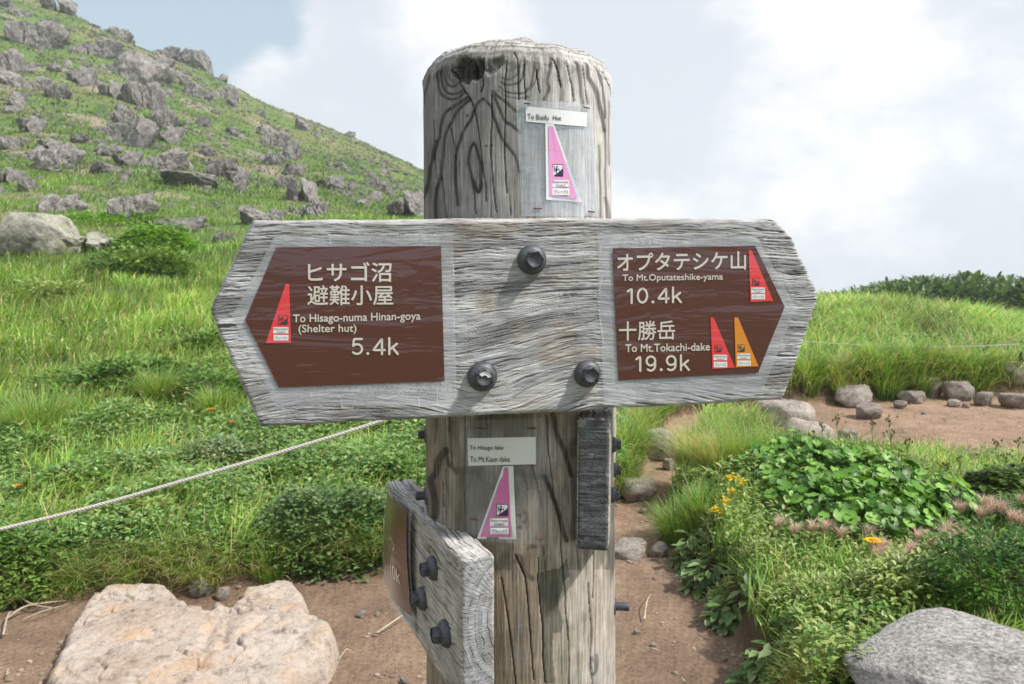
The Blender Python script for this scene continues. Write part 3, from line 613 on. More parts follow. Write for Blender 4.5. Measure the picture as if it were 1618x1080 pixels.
def _tri(B, P, surf, off, mi):
    P = np.asarray(P, float); c = P.mean(0); Q = np.vstack([P, c]); n = len(P); k = np.arange(n)
    W = surf(Q[:, 0], Q[:, 1], off); F = np.stack([k, (k + 1) % n, np.full(n, n)], -1)
    nn = np.cross(W[1] - W[0], W[n] - W[0]); B.add(W, [F if nn[1] < 0 else F[:, ::-1]], mi, False)
def grade(name, parent, tri, pict, b1, b2, surf, off, colour, white=None, big=True, l2='Grade 5', l3='グレード5', dark=None):
    """tall triangular grade sticker: climber pictogram and two white text boxes"""
    B = Build(); mats = [colour, M_PAPER, M_NAVY if white else M_INK, M_GREENINK]
    o = off
    if white: _tri(B, white, surf, o, 1); o += .0002
    _tri(B, tri, surf, o, 0); pictogram(B, *pict, surf, o + .0002, 1 if white else 0, 2)
    for bx in (b1, b2): _tri(B, [(bx[0], bx[1]), (bx[2], bx[1]), (bx[2], bx[3]), (bx[0], bx[3])], surf, o + .0002, 1)
    w = b1[2] - b1[0]; h = b1[3] - b1[1]
    text(B, 'Determinate', b1[0] + w * .05, b1[1] + h * .12, b1[2] - w * .05, b1[1] + h * .44, surf, o + .0005, 2, hv=0)
    text(B, l2, b1[0] + w * .25, b1[1] + h * .60, b1[2] - w * .22, b1[1] + h * .92, surf, o + .0005, 2, hv=0)
    w = b2[2] - b2[0]; h = b2[3] - b2[1]; text(B, l3, b2[0] + w * .10, b2[1] + h * .22, b2[2] - w * .10, b2[1] + h * .80, surf, o + .0005, 3, hv=0)
    return obj(name, B.mesh(name, mats, SPO), parent)
O1 = .0020
def _arc(cx, cy, rx, ry, a0, a1, n=14): return [(cx + rx * math.cos(R(a)), cy + ry * math.sin(R(a))) for a in np.linspace(a0, a1, n)]
NUM = {'5': (.62, [[(.56, .97), (.14, .97), (.10, .54)] , _arc(.30, .34, .28, .31, 125, -140, 22)]), '.': (.20, [[(.10, .05), (.101, .051)]]), '4': (.66, [[(.50, 0), (.50, .97), (.03, .26), (.64, .26)]]),
       'k': (.56, [[(.07, 0), (.07, 1.0)], [(.48, .64), (.08, .27)], [(.24, .42), (.52, 0)]]), '1': (.42, [[(.06, .80), (.28, .97), (.28, 0)]]), '0': (.66, [_arc(.32, .49, .27, .48, 90, 450, 34)]), '9': (.64, [_arc(.31, .66, .25, .31, 360, 0, 30), [(.56, .66)] + _arc(.30, .36, .26, .36, 25, -130, 18)])}
def _ribbon(B, P, hw, surf, off, mi):
    P = np.asarray(P, float); q = [P[0]]
    for a, b in zip(P[:-1], P[1:]):
        L = max(np.linalg.norm(b - a), 1e-6); k = max(1, int(L / 1.2)); q += [a + (b - a) * t for t in np.arange(1, k + 1) / k]
    P = np.array(q)
    if len(P) > 3:
        for _ in range(2): P[1:-1] = (P[:-2] + 2 * P[1:-1] + P[2:]) / 4
    T = np.gradient(P, axis=0) if len(P) > 1 else np.array([[1., 0]]); T /= np.linalg.norm(T, axis=1)[:, None] + 1e-9
    c = np.cos(np.linspace(math.pi / 2 - .02, .0, 5)); sn = np.linspace(1, 0, 6)[:-1]
    pre = [(P[0] - T[0] * hw * a, T[0], hw * math.sqrt(max(1 - a * a, .0004))) for a in (1, .92, .75, .5, .25)]; post = [(P[-1] + T[-1] * hw * a, T[-1], hw * math.sqrt(max(1 - a * a, .0004))) for a in (.25, .5, .75, .92, 1)]
    seq = pre + [(p, t, hw) for p, t in zip(P, T)] + post
    L_ = np.array([p + np.array([-t[1], t[0]]) * w for p, t, w in seq]); R_ = np.array([p - np.array([-t[1], t[0]]) * w for p, t, w in seq]); Q = np.empty((2 * len(seq), 2)); Q[0::2] = L_; Q[1::2] = R_
    W = surf(Q[:, 0], Q[:, 1], off); i = np.arange(len(seq) - 1) * 2; F = np.stack([i, i + 1, i + 3, i + 2], -1); n = np.cross(W[F[2][1]] - W[F[2][0]], W[F[2][2]] - W[F[2][0]])
    B.add(W, F if n[1] < 0 else F[:, ::-1], mi, False)
def numerals(B, s, x0, y0, x1, y1, surf, off, mi, slope=0.0, hw=1.7):
    """round ended figures drawn as strokes"""
    gap = .16; tot = sum(NUM[c][0] for c in s) + gap * (len(s) - 1); k = (x1 - x0 - 2 * hw) / tot; x = 0; z = 0
    for c in s:
        w, st = NUM[c]
        for P in st:
            Q = [(x0 + hw + (x + a) * k, y1 - hw - b * (y1 - y0 - 2 * hw) + (x0 + hw + (x + a) * k - x0) * slope) for a, b in P]
            _ribbon(B, Q, hw * (1.35 if c == '.' else 1), surf, off + z * .00006, mi); z += 1
        x += w + gap
def sheet(name, P, surf, off, m, parent, label=None, n=14):
    """a fan-shaped sheet of printed laminate or film on a board"""
    B = Build(); P = np.asarray(P, float); c = P.mean(0); k = len(P); rows = []
    edge = np.array([P[i] + (P[(i + 1) % k] - P[i]) * t for i in range(k) for t in np.arange(n) / n]); ne = len(edge)
    rings = 10; Q = np.concatenate([c + (edge - c) * (1 - r / rings) for r in range(rings)] + [c[None]])
    W = surf(Q[:, 0], Q[:, 1], off); F = gridf(rings, ne, wrap=True); j = np.arange(ne) + (rings - 1) * ne
    T = np.stack([j, (np.arange(ne) + 1) % ne + (rings - 1) * ne, np.full(ne, rings * ne)], -1)
    nn = np.cross(W[F[0][1]] - W[F[0][0]], W[F[0][2]] - W[F[0][0]])
    if nn[1] > 0: F = F[:, ::-1]; T = T[:, ::-1]
    B.add(W, [F, T], 0, True); return B
def wavy(surf, k=.0006):
    def f(px, py, off=0.0):
        return surf(px, py, off + k * f2(np.asarray(px) / 60 + 3, np.asarray(py) / 25 + 1, 3))
    return f
bpw = bp
fl = obj('plastic_film', sheet('plastic_film', [(434,374),(716,368),(722,638),(436,638),(367,500)], bpw, .0012, M_FILM, None).mesh('plastic_film', M_FILM, SPO), BOARD)
fr = obj('plastic_film', sheet('plastic_film', [(943,368),(1194,372),(1257,484),(1205,616),(954,640)], bpw, .0012, M_FILM, None).mesh('plastic_film', M_FILM, SPO), BOARD)
B = sheet('p', [(437,390.5),(696.5,388),(702,601),(441,611),(388,505)], bpw, O1, M_BROWN, None); ot = O1 + .0006
B.M = [0] * len(B.M)
text(B, 'ヒサゴ沼', 487, 414.5, 618, 445, bpw, ot, 1, -.004, .5); text(B, '避難小屋', 486, 450.5, 621, 481.5, bpw, ot, 1, -.004, .35)
text(B, 'To Hisago-numa Hinan-goya', 463.5, 496.5, 664, 512.5, bpw, ot, 1, -.022, .25); text(B, '(Shelter hut)', 472, 512.5, 563, 528, bpw, ot, 1, -.01, .25)
numerals(B, '5.4k', 553.5, 532.5, 631, 561, bpw, ot, 1, -.012)
PL = tag(obj('name_plate', B.mesh('name_plate', [M_BROWN, M_CREAM], SPO), BOARD), 'brown plate pointing left with one place name and 5.4k')
B = sheet('p', [(967,392),(1192,388),(1238.5,484),(1196.5,588),(977,600)], bpw, O1, M_BROWN, None); B.M = [0] * len(B.M)
text(B, 'オプタテシケ山', 974, 400, 1176.5, 428.5, bpw, ot, 1, -.016, .5); text(B, 'To Mt.Oputateshike-yama', 982.5, 433.5, 1140.5, 446.5, bpw, ot, 1, -.014, .25)
numerals(B, '10.4k', 987.5, 453.5, 1077, 480, bpw, ot, 1, -.018); text(B, '十勝岳', 977, 507.5, 1065, 537.5, bpw, ot, 1, -.022, .35)
text(B, 'To Mt.Tokachi-dake', 987, 543.5, 1120, 555.5, bpw, ot, 1, -.020, .25); numerals(B, '19.9k', 1001, 560.5, 1089.5, 587, bpw, ot, 1, -.022)
PR = tag(obj('name_plate', B.mesh('name_plate', [M_BROWN, M_CREAM], SPO), BOARD), 'brown plate pointing right with two mountain names, 10.4k and 19.9k')
os_ = O1 + .0008
tag(grade('grade_sticker', BOARD, [(451.7,448),(457.3,448),(460.2,540.7),(420,541.5)], (440,496.7,455,512), (432,516,456,526), (432.7,528.4,456,537.2), bpw, os_, M_RED), 'red triangle sticker at the point of the left plate')
tag(grade('grade_sticker', BOARD, [(1181,394.5),(1186,395),(1220,474.8),(1184,476.6)], (1187,439,1198,450.5), (1185,453.7,1206.7,462.5), (1185.6,464,1207,472.3), bpw, os_, M_RED), 'red triangle sticker at the top right of the right plate')
tag(grade('grade_sticker', BOARD, [(1121,501),(1126,501),(1159.7,580),(1124,582)], (1127.6,544,1138.6,555.5), (1125.5,559.7,1147,568.3), (1126,570.7,1147.3,579.5), bpw, os_, M_RED), 'red triangle sticker beside the orange one')
tag(grade('grade_sticker', BOARD, [(1158.5,501),(1164.4,501),(1196.6,577.7),(1161,579.5)], (1164,543,1175,555), (1163,557.7,1183.5,566.5), (1163.4,568.8,1184.3,577), bpw, os_, M_ORANGE), 'orange triangle sticker')

# ---- bolts
def bolt_mesh(p, n, s, rot=.3, white=False):
    B = Build(); n = np.array(Vector(n).normalized())
    V, F = lathe([(.0168*s, -.002), (.0172*s, .0018*s), (.0164*s, .0048*s), (.0146*s, .0074*s), (.0120*s, .0094*s), (.0090*s, .0104*s), (0.0001, .0106*s)], 40, p, n); B.add(V, F, 0, True)
    V, F = lathe([(.0108*s, .0085*s), (.0110*s, .0138*s), (.0100*s, .0186*s)], 6, p, n, rot); B.add(V, F, 0, False)
    V, F = lathe([(.0100*s, .0158*s), (.0092*s, .0166*s), (.0078*s, .0169*s), (.0068*s, .0161*s), (.0001, .0159*s)], 24, p, n, rot); B.add(V, F, 0, True)
    if white:
        u, v, a = frame(n); th = np.linspace(.2, 2.5, 10); ri, ro = .0035 * s, .0082 * s; o = np.asarray(p) + a * .0174 * s
        V = np.concatenate([o + r * (np.cos(th)[:, None] * u + np.sin(th)[:, None] * v) for r in (ri, ro)]); B.add(V, gridf(2, 10), 1, False)
    return B.mesh('bolt', [M_BOLT, M_PAPER], SPO)
for (x, y, s, rt, wt) in [(840, 410, .98, .1, False), (762, 594, 1.0, .5, True), (928, 590, .94, .2, False)]:
    obj('bolt', bolt_mesh(bp(x, y, 0), BN, s, rt, wt), BOARD)
def rod_end(p, n, r=.0055, L=.022, nut=True):
    B = Build(); n = np.array(n, float); n /= np.linalg.norm(n)
    pr = [(r * (1 + (.10 if k % 2 else -.06)), L * k / 18) for k in range(19)] + [(r * .6, L * 1.03), (1e-4, L * 1.03)]
    V, F = lathe(pr, 14, p, n); B.add(V, F, 0, True)
    if nut: V, F = lathe([(r * 2.2, -.004), (r * 2.2, .002), (r * 1.7, .004), (r, .004)], 24, p, n); B.add(V, F, 0, True)
    return B.mesh('bolt_end', M_BOLT, SPO)

# ---- lower planks
def plank(name, p0, dl, dt, L, T, Hh, end_style, face_style, taper=None):
    """near end, top corner of the face p0; dl runs along the plank, dt through its thickness; rounded box with grain"""
    dl = np.array(dl, float); dl /= np.linalg.norm(dl); dt = np.array(dt, float); dt /= np.linalg.norm(dt); up = np.array([0, 0, 1.0]); B = Build()
    size = np.array([L, T, Hh]); rr = .005
    def face(ax, side, nu, nv):
        o = [k for k in range(3) if k != ax]; a = np.linspace(0, 1, nu)[None, :].repeat(nv, 0); b = np.linspace(0, 1, nv)[:, None].repeat(nu, 1)
        q = np.zeros((nv, nu, 3)); q[..., o[0]] = a * size[o[0]]; q[..., o[1]] = b * size[o[1]]; q[..., ax] = side * size[ax]
        c = np.clip(q, rr, size - rr); d = q - c; ln = np.linalg.norm(d, axis=-1, keepdims=True); d = d / np.maximum(ln, 1e-9); q = c + d * rr
        l, t, h = q[..., 0], q[..., 1], q[..., 2]
        if ax == 0:
            cx, cz = t - .075 + .003 * f2(t / .01, h / .01), h - Hh * .55; rad = np.hypot(cx, cz * .8); rg = np.sin(rad / .0019 + 2.2 * f2(t / .02, h / .03, 3))
            ang = np.arctan2(cz, cx); ck = np.abs(((ang * 15 + .30 * f2(rad / .02, ang * 2, 3)) % 1) - .5); ck2 = np.abs(((rad / .008 + .12 * f2(ang * 5, rad / .02, 3)) % 1) - .5)
            br = f2(t / .010, h / .010, 3); e = np.clip(1 - ck / .045, 0, 1) * (br > -.1) + .8 * np.clip(1 - ck2 / .05, 0, 1) * (br < .05)
            e = np.clip(e, 0, 1); saw = f2(t / .030, h / .0025, 4)
            if end_style == 'pale': col = np.array([.36, .36, .37]) * (1 + .14 * rg + .22 * br + .25 * f2(t / .03, h / .04, 3))[..., None] * (1 - .88 * e)[..., None]; dsp = -.0014 * e + .0002 * rg + .0004 * br
            else: col = np.array([.115, .119, .128]) * (1 + .5 * saw + .5 * br)[..., None] * (1 - .5 * e)[..., None] + (np.array([.24, .24, .245]) * (sst(f2(t / .02 + 4, h / .012, 4), .18, .5) * .5)[..., None]); dsp = .0004 * saw - .0008 * e  # end face kept dark: the shade on it is painted into the colour
        else:
            w = f2(l / .06, h / .02, 3) * .010; k1 = f2(l / .05, (h + w + (t if ax == 2 else 0)) / .0019, 4); k2 = f2(l / .03, h / .03, 4); gr = sst(-k1, .1, .45)
            col = np.array([.40, .375, .33]) * (1 + .3 * k1 + .35 * k2)[..., None] * (1 - .45 * gr)[..., None]
            if ax == 2 and side == 1: col = np.array([.48, .47, .45]) * (1 + .35 * k1)[..., None] * (1 - .6 * gr)[..., None]
            dsp = .0006 * k1 - .001 * gr
        q = q + d * dsp[..., None] * np.where(ln > 0, 1, 0); 
        inner = (ln[..., 0] <= 1e-9); nrm = np.zeros(3); nrm[ax] = 1 if side else -1; q[inner] += (nrm * dsp[..., None])[inner]
        W = p0 + q[..., 0:1] * dl + q[..., 1:2] * dt + (q[..., 2:3] - Hh) * up
        F = gridf(nv, nu); n = np.cross(W[0, 1] - W[0, 0], W[1, 0] - W[0, 0]); out = nrm[0] * dl + nrm[1] * dt + nrm[2] * up
        m0 = W[nv // 2, nu // 2]; n = np.cross(W[nv // 2, nu // 2 + 1] - m0, W[nv // 2 + 1, nu // 2] - m0)
        B.add(W.reshape(-1, 3), F if n @ out > 0 else F[:, ::-1], 0, True, np.clip(col, .02, .62).reshape(-1, 3))
    face(0, 0, 90, 300); face(0, 1, 20, 40); face(1, 0, 240, 160); face(1, 1, 60, 40); face(2, 0, 120, 20); face(2, 1, 200, 40)
    return B.mesh(name, M_PLANK, SPO)
def at(px, py, Y):
    dx, dz = ray(px, py); return np.array([float(dx) * Y, Y, EYE + float(dz) * Y])
# left plank: runs back past the post's left side, sawn end towards the camera
LP0 = at(729, 884, .88); LDL = np.array([-.118, .277, 0]); LDL /= np.linalg.norm(LDL); LDT = np.array([LDL[1], -LDL[0], 0])
LPL = tag(obj('side_board', plank('side_board', LP0, LDL, LDT, .345, .042, .185, 'pale', 0), SP), 'pale cracked board low on the left of the post, sawn end forward')
LN = -LDT
def lp(px, py, off=0.0):
    dx, dz = ray(px, py); dx = np.asarray(dx, float); o = LP0 + LN * off
    k = (o[0] * LN[0] + o[1] * LN[1]) / (dx * LN[0] + LN[1]); return np.stack([dx * k, k, EYE + dz * k], -1)
def lpc(px, py, off=0.0):                      # film on it, curling away from the wood
    px = np.asarray(px, float); py = np.asarray(py, float); return lp(px, py, off) + LN * (.006 + .006 * np.sin((py - 760) / 70.0) + .004 * np.sin(px / 9.0))[..., None]
for (x, y, s) in [(686, 897, .92), (669, 945, .92), (706, 1000, 1.0)]: obj('bolt', bolt_mesh(lp(x, y, 0), LN, s, .3), LPL)
def sheet4(B, P, surf, off, mi, nu=14, nv=30): poly(B, P, surf, off, mi, nu, nv)
B = Build(); sheet4(B, [(613, 754), (658, 800), (659, 1003), (613, 930)], lpc, .0005, 0); obj('plastic_film', B.mesh('plastic_film', M_FILM, SPO), LPL)
B = Build(); sheet4(B, [(617, 775), (653, 803), (656, 974), (615, 917)], lpc, .0022, 0)
def skew_text(B, s, P, surf, off, mi):
    V, T = glyphs(s, 0.0); P = np.asarray(P, float); a = V[:, :1]; b = 1 - V[:, 1:]; Q = (P[0] * (1 - a) + P[1] * a) * (1 - b) + (P[3] * (1 - a) + P[2] * a) * b
    W = surf(Q[:, 0], Q[:, 1], off); n = np.cross(W[T[0][1]] - W[T[0][0]], W[T[0][2]] - W[T[0][0]]); B.add(W, [T if n @ LN > 0 else T[:, ::-1]], mi, False)
skew_text(B, 'トムラウシ', [(619, 831), (641, 849), (641, 871), (619, 850)], lpc, .0028, 1); skew_text(B, '10k', [(633, 885), (646, 898), (646, 921), (633, 907)], lpc, .0028, 1)
tag(obj('name_plate', B.mesh('name_plate', [M_BROWN_OLD, M_CREAM], SPO), LPL), 'brown plate seen edgewise in curling plastic')
# right plank: dark sawn end beside the post, running straight back
RP0 = at(912.5, 661, .935); RDL = np.array([.150, 1, 0]); RDL /= np.linalg.norm(RDL); RDT = np.array([RDL[1], -RDL[0], 0])
RPL = tag(obj('side_board', plank('side_board', RP0, RDL, RDT, .40, .0395, .163, 'dark', 0), SP), 'dark sawn board end on the right of the post')
for (y, d) in [(702, .10), (742, .16), (782, .08)]: 
    q = RP0 + RDL * d + RDT * .0395; q[2] = at(960, y, q[1])[2]; obj('bolt', bolt_mesh(q, RDT, .62, .2), RPL)
for (x, y, nx, L) in [(671, 688, -1, .012), (674, 785, -1, .016), (973, 963, 1, .022)]:
    z = at(x, y, 1.05)[2]; r = float(p_r(z)); a = float(p_ax(z)); th = nx * (82 if nx > 0 else 80) * math.pi / 180
    n = np.array([math.sin(th), -math.cos(th), 0]); obj('bolt_end', rod_end(np.array([a, PY0, z]) + n * (r - .002), n, .006, L), POST)

# ---- laminated notices stapled to the post
def staple(px0, py0, px1, py1, parent, surf=pcyl, w=2.2):
    P = surf(np.linspace(px0, px1, 5), np.linspace(py0, py1, 5), .0042); V, F = tube(P, .0009, 6); B = Build(); B.add(V, F, 0, True)
    obj('staple', B.mesh('staple', M_RUST, SPO), parent)
def pw(px, py, off=0.0):                        # the sheet bridges the hollows of the wood, so it stands off a little
    px = np.asarray(px, float); py = np.asarray(py, float); return pcyl(px, py, off + .0026 + .0010 * np.sin(px / 13.0) * np.sin(py / 37.0))
B = Build(); sheet4(B, [(815, 157.5), (936, 165), (945, 341), (824.5, 340.5)], pw, 0, 0, 30, 30)
NU_ = tag(obj('notice_sheet', B.mesh('notice_sheet', M_FILM_UP, SPO), SP), 'clear laminated sheet stapled to the top of the post')
B = Build(); sheet4(B, [(830.5, 167.5), (928, 177.5), (927, 200), (831, 191.7)], pw, .0006, 0, 14, 4)
text(B, 'To Bieifu', 833.5, 179, 867, 187.5, pw, .0010, 1, .07, .06); text(B, 'Hut', 874, 181.8, 887, 189, pw, .0010, 1, .07, .06)
obj('title_strip', B.mesh('title_strip', [M_PAPER, M_INK], SPO), NU_)
grade('grade_triangle', NU_, [(866.7,199),(874.0,199.5),(912.6,313.5),(868,309.8)], (873,259,890,278.5), (872.6,284,899,295), (872.6,297,900,308), pw, .0006, M_PINK2, [(861.6,195),(875,195.5),(919.5,319),(862.8,315)])
for s in [(828, 162.5, 838, 163.5), (922.5, 169, 931, 170.5), (842.5, 329, 856.5, 329), (930, 333.5, 939.5, 334.5)]: staple(*s, NU_)
B = Build(); sheet4(B, [(733, 664), (860, 660), (862, 860), (735, 854)], pw, 0, 0, 30, 30)
M_FILM2 = film_mat('clear_plastic_film_thin', .6)
NL_ = tag(obj('notice_sheet', B.mesh('notice_sheet', M_FILM2, SPO), SP), 'clear laminated sheet stapled below the crossboard')
B = Build(); sheet4(B, [(738.5, 692), (846.4, 690), (847, 733), (740, 735.7)], pw, .0006, 0, 14, 4)
text(B, 'To Hisago lake', 742, 703.5, 795.5, 712.5, pw, .0010, 1, 0, .06); text(B, 'To Mt.Kaun dake', 742.8, 721, 805.5, 729.5, pw, .0010, 1, 0, .06)
obj('title_strip', B.mesh('title_strip', [M_PAPER, M_INK], SPO), NL_)
grade('grade_triangle', NL_, [(797,738),(803,738),(808,848.6),(758.5,847.7)], (784,796,803,815), (774,818.6,803,831.3), (774.7,833.5,803.7,843.7), pw, .0006, M_PINK, [(794.7,736.5),(811,735.7),(815.9,852),(753.6,851)])
for s in [(753, 676, 767, 677), (833, 676, 847, 676.5), (846, 850.5, 860, 851), (743, 819.5, 754, 821)]: staple(*s, NL_)
# ------------------------------------------------------------------ rocks
def ico(sub):
    import bmesh
    bm = bmesh.new(); bmesh.ops.create_icosphere(bm, subdivisions=sub, radius=1)
    V = np.array([v.co[:] for v in bm.verts]); F = np.array([[v.index for v in f.verts] for f in bm.faces]); bm.free(); return V, F
_ICO = {k: ico(k) for k in (3, 4, 5)}
def rock_pts(seed, sub=4, planes=11, rough=.06, lo=.62, k=60.0, extra=None):
    """a block cut by random planes, its faces then broken up by ridged noise"""
    r = np.random.default_rng(seed); V, F = _ICO[sub]
    nrm = r.normal(size=(planes, 3)); nrm /= np.linalg.norm(nrm, axis=1)[:, None]; d = r.uniform(lo, 1.0, planes)
    nrm = np.vstack([nrm, [[0, 0, 1]]]); d = np.append(d, r.uniform(.55, .8))
    if extra is not None: nrm, d = np.asarray(extra[0], float), np.asarray(extra[1], float); nrm = nrm / np.linalg.norm(nrm, axis=1)[:, None]
    q = d / np.maximum(V @ nrm.T, .10); rad = -np.log(np.exp(-k * np.minimum(q, 2.2)).sum(1) + np.exp(-k * 1.05)) / k
    P = V * rad[:, None]; a = f3(P * 1.7 + 20 + seed, 5, .55); b = 1 - np.abs(f3(P * 3.4 + 5 + seed, 4, .55)) * 3
    P = P + V * (rough * 1.2 * a - rough * .55 * np.clip(b, 0, 1) ** 3 + rough * .5 * f3(P * 10 + seed, 3))[:, None]
    return P, F
def boxed(P): lo_, hi_ = P.min(0), P.max(0); return (P - (lo_ + hi_) / 2) / (hi_ - lo_)
def rock_mesh(name, seed, m, sub=4, planes=11, rough=.06, lo=.62, k=60.0, extra=None, smooth=True):
    P, F = rock_pts(seed, sub, planes, rough, lo, k, extra); return mesh(name, boxed(P), [F], m, smooth=smooth)
def crag_mesh(name, seed, m, n=4, sub=4):
    """an outcrop: several angular blocks leaning together"""
    r = np.random.default_rng(seed); B = Build()
    for i in range(n):
        P, F = rock_pts(seed * 7 + i, sub, 15, .14, .38, 110); P = boxed(P) * np.array([r.uniform(.45, .8), r.uniform(.4, .7), r.uniform(.5, 1.0)]); a = r.uniform(-.5, .5); b = r.uniform(-.35, .35)
        P = P @ np.array([[math.cos(a), -math.sin(a), 0], [math.sin(a), math.cos(a), 0], [0, 0, 1]]); P = P @ np.array([[math.cos(b), 0, -math.sin(b)], [0, 1, 0], [math.sin(b), 0, math.cos(b)]])
        P += np.array([-.5 + (i + .5) / n + r.uniform(-.08, .08), r.uniform(-.15, .15), r.uniform(-.12, .08)]); B.add(P, F, 0, False)
    V = np.concatenate(B.V); lo_, hi_ = V.min(0), V.max(0); B.V = [(v - (lo_ + hi_) / 2) / (hi_ - lo_) for v in B.V]; return B.mesh(name, m)
VAR = [rock_mesh('boulder', 100 + k, M_ROCK, 4, 15, rough=.15, lo=.36, k=110, smooth=False) for k in range(14)]
CRAG = [crag_mesh('crag', 500 + k, M_ROCK, 3 + k % 4) for k in range(10)]
VARS = [rock_mesh('stone', 300 + k, M_ROCK, 3, 12, rough=.14, lo=.40, k=110, smooth=False) for k in range(10)]
class Rock: n = 0
def put_rock(px, py, w, h, label, group=None, name='boulder', me=None, k=None, rot=None, depth=1.15, sink=.38, Y=None, tilt=None):
    """a rock whose picture is about w x h photo pixels centred on px, py, half sunk in the ground"""
    x, y, z = hit(px, py + h * .42, 1.4); sink = sink + (.07 if px < 700 and y > 14 else 0); s = math.hypot(y, z - EYE) / FPX; W = w * s * (1.12 if px > 700 else 1.04); Hh = h * s * (1.06 if px > 700 else 1.0) / (1 - sink)
    pool = (CRAG if w > 30 and Rock.n % 4 < 3 else VAR) if w > 13 else VARS; me = me or pool[(Rock.n * 5 + 3) % len(pool)]
    o = obj(name, me); a = random.uniform(-.5, .5) if rot is None else rot
    o.rotation_euler = (random.uniform(-.2, .2), random.uniform(-.25, .35) if tilt is None else tilt, a + (math.pi if Rock.n % 2 else 0))
    D = W * depth; o.scale = (W, D, Hh); yy = y + D * .25; o.location = (x * yy / y, yy, z + Hh * (.5 - sink) * (1 if w > 13 else .8)); Rock.n += 1
    o.rotation_euler.x += .38 * float(np.interp(y, [14, 26], [0, 1])) * (1 if px < 700 else 0)
    tag(o, label, 'rock', group); return o
